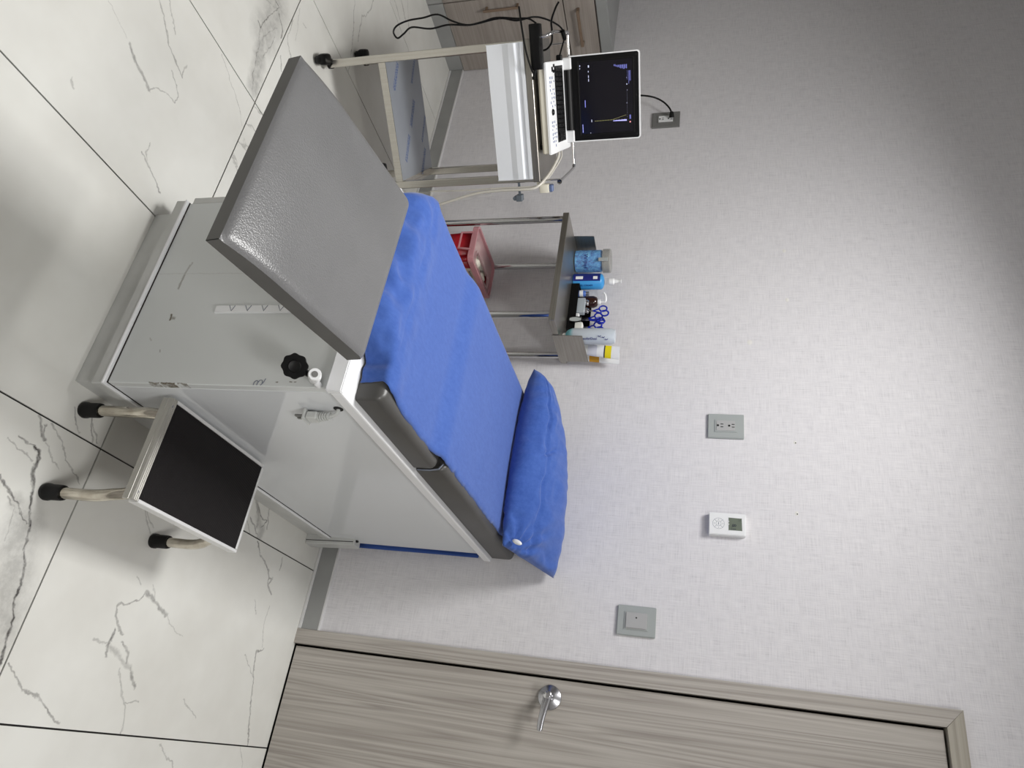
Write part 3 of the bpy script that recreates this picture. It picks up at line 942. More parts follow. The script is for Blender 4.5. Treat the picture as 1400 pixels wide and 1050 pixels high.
# star knob with its white sleeve
kc = Vector((-.332, -1.352, .596))
bm = B()
prof = []
for k in range(48):
    a = 2 * math.pi * k / 48
    r = .0252 + .0013 * math.cos(8 * a)
    prof.append((r * math.cos(a), r * math.sin(a)))
add_prism(bm, prof, -.012, .012, 'z')
es = [e for e in bm.edges if abs(e.verts[0].co.z - e.verts[1].co.z) < 1e-5]
bmesh.ops.bevel(bm, geom=[e for e in es if e.calc_face_angle(0) > 1], offset=.0013, segments=1, affect='EDGES')
bm.transform(T(*kc) @ Matrix.Rotation(math.radians(28), 4, 'Z') @ Matrix.Rotation(math.radians(62), 4, 'X'))
kn = obj('adjusting_knob', bm, M_BLACK, ET, smooth=True, label='large black plastic adjusting knob')
slv = obj('white_sleeve', lathe([(.0, -.02), (.0125, -.02), (.0135, 0), (.0135, .024), (.012, .028), (.0, .028)], T(-.326, -1.322, .627) @ Matrix.Rotation(math.radians(18), 4, 'Z') @ Matrix.Rotation(math.radians(60), 4, 'X') , 20), M_WHITE, ET, smooth=True)
obj('sleeve_core', lathe([(0, 0), (.0065, 0), (.0065, .0012), (0, .0012)], T(-.326, -1.322, .627) @ Matrix.Rotation(math.radians(18), 4, 'Z') @ Matrix.Rotation(math.radians(60), 4, 'X') @ T(0, 0, .0276), 16), M_PLATED, slv, smooth=True)
obj('clamp_screw', lathe([(.0, 0), (.007, 0), (.007, .010), (.004, .013), (0, .014)], T(-.319, -1.297, .627) @ R90, 14), M_RIM, ET, smooth=True)
obj('knob_hub', lathe([(.0, .0118), (.013, .0118), (.0115, .0150), (.009, .0135), (0, .0130)], T(*kc) @ Matrix.Rotation(math.radians(28), 4, 'Z') @ Matrix.Rotation(math.radians(62), 4, 'X'), 20), M_RUBBER, kn, smooth=True)
obj('spindle', tube([(-.334, -1.296, .618), kc], .0065, 10), M_BLACK, ET)

# white indexed stay on the front panel
bm = B()
add_box(bm, -.517, -.499, -1.3015, -1.2955, .308, .655)
st = obj('indexed_stay', bm, M_RIM, ET)
bm = B()
for z in (.352, .394, .436, .478, .52):
    add_tube(bm, [(-.5165, -1.3018, z - .009), (-.502, -1.3018, z), (-.5165, -1.3018, z + .006)], .0008, 5)
pieces('index_notch', bm, M_GRAYTXT, st)

# pen doodle near the front edge
bm = B()
pts = [(-.314, .472), (-.322, .473), (-.325, .478), (-.321, .481), (-.314, .480), (-.320, .481), (-.326, .485), (-.325, .490), (-.318, .492), (-.314, .489), (-.320, .494), (-.330, .497)]
add_tube(bm, [(x - .002, -1.2964, z) for x, z in pts], .0009, 5, sm=3)
obj('pen_mark', bm, M_GRAYTXT, ET)

# side: cable hole, hanging plug
obj('cable_hole', lathe([(0, 0), (.011, 0), (.011, .0012), (0, .0012)], T(-.3142, -1.200, .627) @ Matrix.Rotation(math.pi / 2, 4, 'Y'), 18), M_HOLE, ET)
M_PLUG = mat('gray_plug', rgb(206, 208, 206), 0.4)
pc = tube([(-.318, -1.198, .627), (-.304, -1.194, .622), (-.300, -1.190, .606)], .0045, 8, sm=4)
pl_ = obj('power_plug', pc, M_PLUG, ET, smooth=True, label='gray two-pin plug hanging out of the side panel')
bm = B()
for k in range(5):
    add_tube(bm, [(-.300, -1.190 + .0012 * k, .606 - .006 * k), (-.300, -1.189 + .0012 * k, .602 - .006 * k)], .0085 + .0006 * k, 10)
add_box(bm, -.309, -.291, -1.197, -1.169, .549, .576, bevel=.003)
add_box(bm, -.313, -.287, -1.201, -1.165, .544, .549, bevel=.001)
obj('plug_body', bm, M_PLUG, pl_)
bm = B()
for y in (-1.188, -1.176):
    add_box(bm, -.302, -.298, y - .0035, y + .0035, .520, .544)
pieces('prong', bm, M_PLATED, pl_)

# bracket at the head end
bm = B()
add_hex(bm, [(-.337, -.128, 0), (-.284, -.128, 0), (-.284, -.076, 0), (-.337, -.076, 0)],
        [(-.337, -.128, .19), (-.292, -.128, .195), (-.292, -.076, .195), (-.337, -.076, .19)])
bmesh.ops.bevel(bm, geom=list(bm.edges), offset=.002, segments=1, affect='EDGES')
rf = obj('rear_foot', bm, M_PLINTH, ET)
obj('foot_seam', tube([(-.297, -.1285, .002), (-.304, -.1285, .19)], .0012, 5), M_GAP, rf)
obj('foot_bolt', lathe([(0, 0), (.006, 0), (.006, .006), (0, .006)], T(-.312, -.11, .193), 10), M_BLACK, rf)

# ------------------------------------------------------------------ blue sheet
def ztop(y):
    a, b = .7515, .7685
    t = min(max((y + .965) / .10, 0), 1)
    t = t * t * (3 - 2 * t)
    return a + (b - a) * t

def sheet_mesh():
    bm = B()
    ys = [-.215 - .0115 * k for k in range(0, 90)]
    prof = []
    for y in ys:
        if y > -1.232:
            prof.append((y, ztop(y) + .0015, 0.0))
    n0 = len(prof)
    for k in range(1, 20):
        f = k / 19
        prof.append((-1.232 - .118 * f, .753 - .055 * f ** 1.6 + .010 * math.sin(f * math.pi), f))
    NX = 74
    rows = []
    for (y, z, f) in prof:
        row = []
        for i in range(NX + 1):
            u = i / NX
            wob = .004 * noise.noise(Vector((y * 13, 3.1, 0))) + .003 * noise.noise(Vector((y * 45, 7.1, 0)))
            if -.9 < y < -.6:
                wob += .004 * noise.noise(Vector((y * 60, 9.1, 0)))
            xr = -.3345 + wob - .016 * math.exp(-((y + .10) / .12) ** 2)
            xl = -.876 + .085 * f ** 1.3
            xr -= .010 * math.exp(-((y + 1.235) / .05) ** 2) + .020 * min(1, f * 3)
            if u < .86:
                x = xr + (xl - xr) * (u / .86)
                zz = z
                # soft shoulders
                d = (x - xl)
                if d < .03:
                    zz -= (.03 - d) ** 2 * 9
                dr = xr - x
                if dr < .016:
                    zz -= (.016 - dr) ** 2 * 24
            else:
                g = (u - .86) / .14
                x = xl - .004 * math.sin(g * 3) - .003 * math.sin(y * 40)
                zz = z - .008 - (.105 - .085 * min(1, f * 2.5)) * g
            nz = noise.noise(Vector((x * 7, y * 5, 1.3))) * .0015
            zz += nz + .0012
            yy = y
            if f > 0:
                w = f * (1 - .2 * f)
                rid = math.sin(x * 62 + 3 * noise.noise(Vector((x * 9, y * 6, 0))) + f * 2.2)
                zz += w * (.013 * rid + .020 * noise.noise(Vector((x * 26, y * 30, 4.0))))
                yy += w * .012 * noise.noise(Vector((x * 22, y * 10, 9.0)))
                if x > -.46:
                    q = min(1, (x + .46) / .06)
                    q = q * q * (3 - 2 * q)
                    a_ = min(1, f / .3) * math.pi / 2
                    yh = -1.232 - .0165 * math.sin(a_) - .003 * math.sin(x * 160)
                    zh = .7400 + .0135 * math.cos(a_) - max(0, f - .3) * .072
                    yy = yy * (1 - q) + yh * q
                    zz = zz * (1 - q) + zh * q
            else:
                e = max(0, (-y - 1.10) / .13)
                zz += e * e * .007 * (noise.noise(Vector((x * 20, y * 22, 5.0))) + .6)
            if f == 0 or x > -.40:
                pass
            row.append(bm.verts.new((x, yy, zz)))
        rows.append(row)
    for a, b in zip(rows, rows[1:]):
        for k in range(NX):
            bm.faces.new((a[k], a[k + 1], b[k + 1], b[k]))
    return bm

sheet = obj('bed_sheet', sheet_mesh(), M_BLUE, smooth=True, auto=False)
sm = sheet.modifiers.new('thickness', 'SOLIDIFY')
sm.thickness = .0012
sm.offset = 1
tag(sheet, 'blue disposable sheet spread over the cushions of the examination table', 'sheet')
bm = B()
NXX, NZZ = 40, 10
rows = []
for j in range(NZZ + 1):
    z = .165 + (.640 - .165) * j / NZZ
    rows.append([bm.verts.new((-.306 - .52 * i / NXX, -.044 + .006 * math.sin(i * .7) + .003 * math.sin(z * 9 + i), z)) for i in range(NXX + 1)])
for a, b in zip(rows, rows[1:]):
    for k in range(NXX):
        bm.faces.new((a[k], a[k + 1], b[k + 1], b[k]))
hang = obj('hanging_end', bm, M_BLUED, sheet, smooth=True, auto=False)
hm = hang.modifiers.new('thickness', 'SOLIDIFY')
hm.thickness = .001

# ------------------------------------------------------------------ pillow
def pillow():
    bm = B()
    N = 96
    P00, P01 = Vector((-.945, -.285, .806)), Vector((-.925, -.225, .835))
    P10, P11 = Vector((-.288, -.305, .792)), Vector((-.264, -.026, .914))
    mid = Vector((-.63, -.050, .893))
    ctl = mid * 2 - (P01 + P11) / 2
    en = Vector((0, -.52, .854))
    corner = Vector((-.285, -.27, .82))
    t = .090
    def surf(u, v, s):
        a, w = (u + 1) / 2, (v + 1) / 2
        bot = P00.lerp(P10, a) + Vector((0, -.022, -.010)) * 4 * a * (1 - a)
        top = P01 * (1 - a) ** 2 + ctl * 2 * a * (1 - a) + P11 * a * a
        base_ = bot.lerp(top, w)
        h = t * (max(0, 1 - abs(u) ** 2.8) * max(0, 1 - abs(v) ** 2.3)) ** .50
        P = base_
        wr = 0.0
        if h > 0:
            wr = .012 * noise.noise(P * 8) + .005 * noise.noise(Vector((P.x * 30, P.y * 14, s)))
            ed = max(abs(u), abs(v)) ** 5
            wr += .004 * ed * math.sin(40 * u + 5 * noise.noise(P * 12))
            # gathered folds fanning out of the open corner
            d = (P - corner).length
            ang = math.atan2(P.y - corner.y, P.x - corner.x)
            wr += .014 * math.exp(-d / .085) * math.sin(ang * 13 + 2 * noise.noise(P * 14)) * (s > 0)
            # long crease along the front roll and a few creases across it
            wr -= .014 * math.exp(-((v + .38 + .22 * noise.noise(Vector((u * 2.6, 0, 2)))) / .05) ** 2) * (s > 0) * (.45 + .9 * abs(noise.noise(Vector((u * 5, 3, 1)))))
            wr += .006 * (noise.noise(Vector((P.x * 15, P.y * 40, 3.3))) ** 2) * 3 * math.exp(-((v + .35) / .35) ** 2)
            wr -= .016 * math.exp(-((u + .02 + .25 * (v + .3) + .05 * noise.noise(Vector((v * 5, 1, 8)))) / .018) ** 2) * math.exp(-((v + .30) / .30) ** 2) * (s > 0)
        k = min(1, h / (t * .35))
        return base_ + en * (s * h * (1.0 if s > 0 else .75) + wr * k * s)
    for s in (1, -1):
        rows = [[bm.verts.new(surf(-1 + 2 * i / N, -1 + 2 * j / (N // 2), s)) for i in range(N + 1)] for j in range(N // 2 + 1)]
        for p, q in zip(rows, rows[1:]):
            for k in range(N):
                bm.faces.new((p[k], p[k + 1], q[k + 1], q[k]))
    for v in bm.verts:
        v.co.y = min(v.co.y, -.004)
        if v.co.x > -.872 and v.co.x < -.31:
            v.co.z = max(v.co.z, .7735)
    bmesh.ops.remove_doubles(bm, verts=bm.verts, dist=.0006)
    return bm

pil = obj('pillow', pillow(), M_BLUE, smooth=True, auto=False)
tag(pil, 'plump pillow in a creased blue cover leaning on the wall at the table head', 'pillow')
ctr = Vector((-.303, -.303, .838))
bm = B()
bmesh.ops.create_uvsphere(bm, u_segments=14, v_segments=8, radius=1)
bm.transform(T(*ctr) @ Matrix.Rotation(math.radians(20), 4, 'Y') @ Matrix.Diagonal((.008, .008, .017, 1)))
obj('inner_pillow_corner', bm, M_WHITE, pil, smooth=True, label='white inner pillow showing through the gap in the cover')

# ------------------------------------------------------------------ step stool
SS = thing('step_stool', 'low step stool with black ribbed top and chrome tube legs', 'stool', (-.187, -1.047, 0))
sx0, sx1, sy0, sy1, sz = -.3045, -.066, -1.243, -.847, .240
obj('platform', box(sx0 + .004, sx1 - .004, sy0 + .004, sy1 - .004, sz - .020, sz - .003), M_CAB, SS)
bm = B()
add_box(bm, sx0 + .007, sx1 - .007, sy0 + .016, sy1 - .006, sz - .003, sz)
obj('ribbed_mat', bm, M_MAT, SS)
bm = B()
# front nosing with raised ridges
add_box(bm, sx0, sx1, sy0 - .002, sy0 + .014, sz - .002, sz + .0015, bevel=.0006)
add_box(bm, sx0, sx1, sy0 - .004, sy0 - .0005, sz - .026, sz + .0005, bevel=.0008)
for k in range(3):
    add_tube(bm, [(sx0, sy0 + .001 + .0048 * k, sz + .0018), (sx1, sy0 + .001 + .0048 * k, sz + .0018)], .0011, 6)
add_tube(bm, [(sx0, sy0 - .0042, sz - .010), (sx1, sy0 - .0042, sz - .010)], .0012, 6)
nose = obj('front_nosing', bm, M_NOSE, SS)
for xx in (sx0 + .018, sx1 - .018):
    obj('screw', lathe([(0, 0), (.0035, 0), (.0028, .0014), (0, .0018)], T(xx, sy0 + .0035, sz + .0012), 10), M_SATIN, nose)
for xx0, xx1 in ((sx0 - .002, sx0 + .006), (sx1 - .006, sx1 + .002)):
    bm = B()
    add_box(bm, xx0, xx1, sy0 + .015, sy1 + .002, sz - .024, sz + .0015, bevel=.001)
    obj('side_trim', bm, M_ALU, SS)
obj('rear_trim', box(sx0 + .007, sx1 - .007, sy1 - .006, sy1 + .002, sz - .024, sz + .0015, bevel=.001), M_ALU, SS)
for sx_, foot_in in ((sx0 + .034, 0), (sx1 - .004, 0)):
    xin = -.28 if sx_ < -.2 else -.092
    for ya, yt, yi in ((-1.236, -1.222, -1.05), (-.868, -.886, -1.05)):
        d = .02 if ya < -1 else -.02
        pts = [(sx_, ya, .045), (sx_ - 0, ya + d * .1, .13), ((sx_ + xin) / 2, yt, .180), (xin, yt + d * 1.6, .2045), (xin, yi, .2085)]
        l = obj('leg', tube(pts, .0128, 14, sm=6), M_TUBE, SS, smooth=True)
        obj('rubber_foot', lathe([(.0170, 0), (.0192, .004), (.0192, .012), (.0174, .016), (.0174, .045), (.0162, .051), (.0, .051)], T(sx_, ya, 0), 20), M_RUBBER, l, smooth=True)

# ------------------------------------------------------------------ ultrasound trolley
TH = 0.944
CM = T(-1.855, -.955, 0) @ Matrix.Rotation(TH, 4, 'Z')
CW, CD = .475, .338
CART = thing('equipment_trolley', 'square-tube stainless steel trolley with one white drawer, carrying the ultrasound machine', 'trolley', (-1.855, -.955, 0), TH)
S = .027
for (u, w) in ((0, 0), (CW - S, 0), (0, CD - S), (CW - S, CD - S)):
    l = obj('leg', box(u, u + S, w, w + S, .040, .800, bevel=.002), M_STEEL, CART, M=CM)
    bm = B()
    cx, cy = u + S / 2, w + S / 2
    ox, oy = (-.016, -.036) if w == 0 else (-.026, -.008)
    add_lathe(bm, [(.0, -.014), (.022, -.014), (.027, -.008), (.027, .008), (.022, .014), (0, .014)], T(cx + ox, cy + oy, .027) @ Matrix.Rotation(math.pi / 2, 4, 'Y'), 18)
    add_box(bm, cx + ox - .020, cx + ox + .020, cy + oy - .026, cy + oy + .026, .020, .054, bevel=.011, seg=2)
    add_tube(bm, [(cx, cy, .030), (cx, cy, .046)], .017, 14)
    add_tube(bm, [(cx, cy, .044), (cx + ox, cy + oy, .040)], .012, 10)
    obj('caster', bm, M_BLACK, l, M=CM, smooth=True)
bm = B()
add_box(bm, S, CW - S, .001, .012, .232, .259)
add_box(bm, S, CW - S, CD - .012, CD - .001, .232, .259)
add_box(bm, .002, .012, S, CD - S, .232, .259)
add_box(bm, CW - .012, CW - .002, S, CD - S, .232, .259)
add_box(bm, .012, CW - .012, .012, CD - .012, .252, .2575)
shf = obj('lower_shelf', bm, M_STEEL, CART, M=CM)
M_FILM = noisy('bluish_film', rgb(160, 165, 172), rgb(146, 151, 160), 5, 0.32, 0.35)
film = obj('protective_film', box(.010, CW - .030, .004, CD - .004, .2592, .2598), M_FILM, shf, M=CM, label='bluish protective film with printed lettering')
bm = B()
R_ = random.Random(3)
for (cu, cw, n) in ((.07, .075, 3), (.06, .26, 2), (.21, .19, 3), (.33, .09, 3), (.40, .24, 3), (.28, .29, 2)):
    for r in range(n):
        a = math.radians(-38)
        off = -.055
        while off < .055:
            L = R_.uniform(.004, .012)
            du, dw = off * math.cos(a) - r * .008 * math.sin(a), off * math.sin(a) + r * .008 * math.cos(a)
            m4 = T(cu + du, cw + dw, .2600) @ Matrix.Rotation(a, 4, 'Z')
            q = B()
            add_box(q, 0, L, 0, .003 if r != 1 else .0045, 0, .0002)
            q.transform(m4)
            me_ = bpy.data.meshes.new('t'); q.to_mesh(me_); q.free(); bm.from_mesh(me_); bpy.data.meshes.remove(me_)
            off += L + .003
o = obj('printed_lines', bm, M_INKB, film, M=CM)
o['kind'] = 'stuff'
# drawer with moulded front
bm = B()
prof = [(-.004, .644), (-.004, .700), (-.010, .722), (-.010, .742), (-.0012, .748), (-.0012, .760), (-.006, .764), (-.006, .775), (.020, .775), (.020, .644)]
add_prism(bm, prof, .008, CW - .014, 'x')
for u in (.006, CW - .014):
    add_box(bm, u, u + .002, -.0105, .020, .644, .775)
dr = obj('drawer', bm, M_WHITEL, CART, M=CM)
bm = B()
add_box(bm, .030, CW - .030, .020, CD - .02, .652, .658)
add_box(bm, .030, .036, .020, CD - .02, .658, .760)
add_box(bm, CW - .036, CW - .030, .020, CD - .02, .658, .760)
add_box(bm, .036, CW - .036, CD - .026, CD - .02, .658, .760)
obj('drawer_tray', bm, M_WHITE, dr, M=CM)
bm = B()
for u in (.0275, CW - .0305):
    add_box(bm, u - .0004, u + .003, .027, CD - .027, .690, .712)
pieces('runner', bm, M_STEEL, CART, M=CM)
bm = B()
add_box(bm, -.001, CW + .001, -.002, CD + .001, .776, .8005, bevel=.0015)
tt = obj('top_tray', bm, M_STEELH, CART, M=CM)
bm = B()
zr = .872
rail = [(-.004, .008, .803), (-.004, .006, zr - .025), (-.012, .02, zr), (-.016, .06, zr + .004), (-.016, CD - .05, zr + .004), (-.010, CD - .012, zr + .002), (.03, CD - .004, zr),
        (CW - .04, CD - .004, zr), (CW - .006, CD - .014, zr), (CW + .004, CD - .05, zr), (CW + .004, .02, zr), (CW + .004, .004, zr)]
add_tube(bm, rail, .0058, 10, sm=5)
gr = obj('guard_rail', bm, M_CHROME, CART, M=CM, smooth=True)
obj('rail_knob', lathe([(0, -.009), (.006, -.007), (.009, 0), (.006, .007), (0, .009)], T(CW + .004, .003, zr), 14), M_BLACK, gr, M=CM, smooth=True)
bm = B()
for (u, w) in ((CW + .004 - .006, .018), (.02, CD - .006)):
    add_tube(bm, [(u, w, .800), (u, w, zr)], .003, 8)
pieces('rail_post', bm, M_CHROME, gr, M=CM, smooth=True)
obj('slot_plate', box(CW - .001, CW + .0006, .004, .023, .690, .742), M_HOLE, CART, M=CM)

# ------------------------------------------------------------------ ultrasound machine
UM = thing('ultrasound_machine', 'cream portable ultrasound machine, its screen open and lit, on the steel trolley', 'medical device', tuple(CM @ Vector((.23, .12, .80))), TH)
u0, u1 = .077, .386
bm = prism([(.034, .811), (.026, .818), (.026, .838), (.034, .842), (.222, .868), (.228, .820), (.222, .811)], u0 + .003, u1 - .003, 'x')
bmesh.ops.bevel(bm, geom=[e for e in bm.edges if abs(e.verts[0].co.x - e.verts[1].co.x) < 1e-5], offset=.003, segments=2, affect='EDGES')
obj('lower_shell', bm, M_CREAM, UM, M=CM, smooth=True)
bm = prism([(.022, .837), (.022, .844), (.030, .848), (.120, .860), (.214, .879), (.238, .879), (.238, .866), (.222, .864)], u0, u1, 'x')
bmesh.ops.bevel(bm, geom=[e for e in bm.edges if abs(e.verts[0].co.x - e.verts[1].co.x) < 1e-5], offset=.002, segments=2, affect='EDGES')
deck = obj('top_deck', bm, M_WHITE, UM, M=CM, smooth=True)
bm = B()
for u in (.10, .36):
    for w in (.05, .20):
        add_lathe(bm, [(0, .8005), (.009, .8005), (.009, .812), (0, .812)], T(u, w, 0), 12)
pieces('rubber_pad', bm, M_BLACK, UM, M=CM)
def deckz(w):
    return .848 + (.860 - .848) * (w - .030) / .09 if w < .12 else .860 + (.879 - .860) * (w - .12) / .094
# keyboard: four rows of small keys
bm = B()
kk = [bm]
for r in range(5):
    w = .106 + r * .0145
    n = 16
    for c in range(n):
        if r == 0 and c > 13:
            continue
        uu = .098 + .0158 * c + .001 * r
        z = deckz(w + .005)
        add_box(bm, uu, uu + .0128, w, w + .0115, z - .001, z + .0045, bevel=.001)
kb = obj('keyboard', bm, M_BLACK, deck, M=CM)
kb['kind'] = 'stuff'
bm = B()
add_box(bm, .093, .353, .101, .181, 0, .0012)
for v in bm.verts:
    v.co.z += deckz(v.co.y) - .0003
obj('keyboard_bed', bm, M_BLACK, deck, M=CM)
bm = B()
for (uu, w, L, ww) in ((.086, .090, .010, .014), (.094, .072, .016, .010), (.104, .084, .010, .014)):
    z = deckz(w)
    add_box(bm, uu, uu + L, w, w + ww, z - .001, z + .004)
pieces('function_key', bm, M_BLACK, deck, M=CM)
add_ = lathe([(0, -.004), (.010, -.002), (.0115, .002), (.008, .006), (0, .0075)], T(.243, .058, deckz(.058)), 16)
obj('trackball', add_, M_BLACK, deck, M=CM, smooth=True)
bm = B()
R_ = random.Random(5)
for uu in [.125 + .0135 * k for k in range(18)]:
    for w in (.044, .058, .073, .087):
        if abs(uu - .243) < .02 and w < .09:
            continue
        if R_.random() < .3:
            continue
        z = deckz(w)
        add_box(bm, uu, uu + R_.uniform(.004, .009), w, w + .005, z - .0005, z + .0012)
o = obj('panel_buttons', bm, M_INKB, deck, M=CM)
o['kind'] = 'stuff'
obj('hinge_bar', tube([(.112, .202, .888), (.322, .202, .888)], .0150, 16), M_RUBBER, UM, M=CM, smooth=True)
for a, b in ((.070, .111), (.323, .366)):
    obj('hinge_block', box(a, b, .192, .226, .870, .903, bevel=.003), M_WHITE, UM, M=CM)
SW = .205
bm = prism(round_rect(.302, .262, .010), 0, .016, 'z')
bm.transform(T(.2165, SW, 1.020) @ Matrix.Rotation(math.pi / 2, 4, 'X') @ T(0, 0, -.016))
lid = obj('screen_shell', bm, M_WHITE, UM, M=CM)
bm = prism(round_rect(.293, .253, .007), 0, .0015, 'z')
bm.transform(T(.2165, SW - .0001, 1.020) @ Matrix.Rotation(math.pi / 2, 4, 'X'))
bez = obj('screen_bezel', bm, M_BLACK, UM, M=CM)
M_DISP = mat('unlit_display', rgb(14, 12, 22), 0.12, spec=0.5)
dp = obj('display', box(.0915, .340, SW - .0028, SW - .0012, .930, 1.124), M_DISP, UM, M=CM)
bm = B()
for (a, b, c, d) in ((.086, .345, .924, .9285), (.086, .345, 1.1255, 1.130), (.086, .0895, .9285, 1.1255), (.342, .345, .9285, 1.1255)):
    add_box(bm, a, b, SW - .0034, SW - .0012, c, d, bevel=.0006)
pieces('bezel_lip', bm, M_RUBBER, bez, M=CM)
bm = B()
for (a, z) in ((.080, 1.139), (.352, 1.139), (.080, .900), (.352, .900), (.216, 1.138)):
    add_lathe(bm, [(0, 0), (.003, 0), (.003, .001), (0, .001)], T(a, SW - .0014, z) @ R90, 8)
pieces('bezel_stud', bm, M_HOLE, bez, M=CM)

def glow(name, col, e=1.0):
    return mat(name, col, 0.5, emit=e)
G_BLUE, G_WHITE, G_YEL = glow('lit_blue', rgb(112, 116, 190)), glow('lit_white', rgb(176, 180, 205)), glow('lit_yellow', rgb(140, 138, 84))
def scr(items, m, nm):
    """items as (left, right, low, high) fractions of the display"""
    bm = B()
    for (a, b, c, d) in items:
        add_box(bm, .0915 + .2485 * a, .0915 + .2485 * b, SW - .0031, SW - .0029, .930 + .194 * (c + .15 * (d - c)), .930 + .194 * (d - .15 * (d - c)))
    return pieces(nm, bm, m, dp, M=CM)
# blue wording and scales of the display
R_ = random.Random(9)
it = []
for k in range(12):
    c = .66 + .021 * k
    it.append((.075 - (.012 if k < 2 else 0), .08 + .055 * min(1, (k + 1) / 9) * R_.uniform(.8, 1.1), c, c + .011))
for c in (.93, .945, .96):
    it.append((.16, .30 if c > .94 else .34, c, c + .006))
for c in (.905,):
    it += [(.16 + .016 * k, .168 + .016 * k, c, c + .005) for k in range(8)]
it += [(.77 + .012 * k, .777 + .012 * k, .93, .965) for k in range(5)]
it += [(.52, .62, .085, .105), (.86, 1.0 - .02, .022, .040)]
scr(it, G_BLUE, 'screen_wording')
it = [(.035, .055, .01, .03), (.075, .09, .01, .025), (.045, .075, .17, .20), (.12, .14, .17, .185), (.18, .215, .17, .185), (.23, .265, .17, .185),
      (.335, .35, .885, .905), (.42, .428, .895, .905), (.595, .605, .885, .895), (.25, .258, .89, .90), (.80, .835, .20, .215), (.985, .995, .17, .185),
      (.865, .885, .022, .040), (.895, .935, .022, .040), (.945, .975, .022, .040)]
it += [(.45 + .026 * k, .454 + .026 * k, .893, .897) for k in range(14)]
scr(it, G_WHITE, 'screen_symbol')
bm = B()
P = []
for k in range(24):
    f = k / 23
    P.append((.0915 + .2485 * (.825 - .005 * f - max(0, f - .55) * .12), SW - .0030, .930 + .194 * (.27 + .60 * f)))
add_tube(bm, P, .00035, 5)
for k in range(12):
    f = k / 12 * .62
    add_box(bm, .0915 + .2485 * .818, .0915 + .2485 * .828, SW - .0031, SW - .0029, .930 + .194 * (.27 + f), .930 + .194 * (.275 + f))
obj('gain_curve', bm, G_YEL, dp, M=CM)
M_WEDGE = mat('lit_gray_scale', rgb(160, 160, 230), .5, emit=.9)
add = B()
add_prism(add, [(.0915 + .2485 * .835, .930 + .194 * .62), (.0915 + .2485 * .843, .930 + .194 * .62), (.0915 + .2485 * .850, .930 + .194 * .88), (.0915 + .2485 * .828, .930 + .194 * .88)], SW - .0031, SW - .0029, 'y')
obj('gray_scale_bar', add, M_WEDGE, dp, M=CM)
obj('warning_dot', lathe([(0, 0), (.0024, 0), (.0024, .0003), (0, .0003)], T(.0915 + .2485 * .868, SW - .0028, .930 + .194 * .945) @ R90, 10), glow('lit_pink', rgb(235, 150, 150)), dp, M=CM)

# probe cable, connectors and the clear cover hanging at the right side of the trolley
M_HOSE = mat('milky_hose', rgb(214, 210, 200), 0.25, alpha=.85)
def P_(u, w, z):
    return CM @ Vector((u, w, z))
bm = tube([(.388, .10, .858), (.405, .09, .855), (.440, .055, .838), (.470, .018, .815), (CW + .018, -.012, .785), (CW + .022, -.018, .74), (CW + .022, -.014, .66), (CW + .030, -.010, .55), (CW + .060, -.010, .42), (CW + .088, 0, .30)], .0052, 10, sm=6)
tag(obj('probe_cable', bm, M_HOSE, M=CM, smooth=True), 'thick milky cable curving from the ultrasound machine down the trolley side', 'cable')
bm = tube([(.388, .13, .862), (.410, .115, .862), (.445, .07, .842), (.474, .03, .820), (CW + .014, -.002, .79), (CW + .016, -.004, .72), (CW + .016, 0, .64), (CW + .018, 0, .50), (CW + .018, .02, .36)], .0028, 8, sm=6)
tag(obj('probe_cable', bm, M_HOSE, M=CM, smooth=True), 'thinner milky cable running beside the thick one at the trolley side', 'cable')
bm = B()
add_box(bm, CW + .010, CW + .042, -.004, .028, .795, .832, bevel=.005, seg=2)
pb = obj('probe_connector', bm, M_CREAM, M=CM, smooth=True)
tag(pb, 'cream probe connector with blue end hanging at the trolley corner', 'connector')
obj('blue_end', box(CW + .013, CW + .039, -.001, .025, .832, .846, bevel=.003), mat('slate_blue_plastic', rgb(96, 112, 150), .4), pb, M=CM)
obj('hook', box(CW + .0015, CW + .0105, .006, .016, .786, .800), M_CREAM, pb, M=CM)
bm = B()
add_box(bm, CW + .0005, CW + .046, .004, .010, .714, .722)
add_box(bm, CW + .044, CW + .068, -.006, .026, .704, .728, bevel=.002)
add_tube(bm, [(CW + .056, -.004, .700), (CW + .056, .024, .700)], .008, 12)
tag(obj('cable_clip', bm, mat('gray_blue_clip', rgb(92, 100, 108), .4), M=CM), 'small gray cable clip fixed to the right trolley leg', 'clip')
M_CLEAR = clear('clear_film', rgb(214, 212, 206), .20, .06)
bm = B()
rows = []
for j in range(13):
    z = .31 + .30 * j / 12
    wd = .055 - .026 * j / 12
    rows.append([bm.verts.new((CW + .012 + wd * i / 10 + .004 * math.sin(j * 1.3 + i), .000 - .012 * math.sin(i * .8) + .004 * math.sin(j * 1.7), z)) for i in range(11)])
for a, b in zip(rows, rows[1:]):
    for k in range(10):
        bm.faces.new((a[k], a[k + 1], b[k + 1], b[k]))
cb = obj('plastic_cover', bm, M_CLEAR, M=CM, smooth=True, auto=False)
tag(cb, 'crumpled clear plastic cover hanging at the right side of the ultrasound trolley', 'plastic cover')

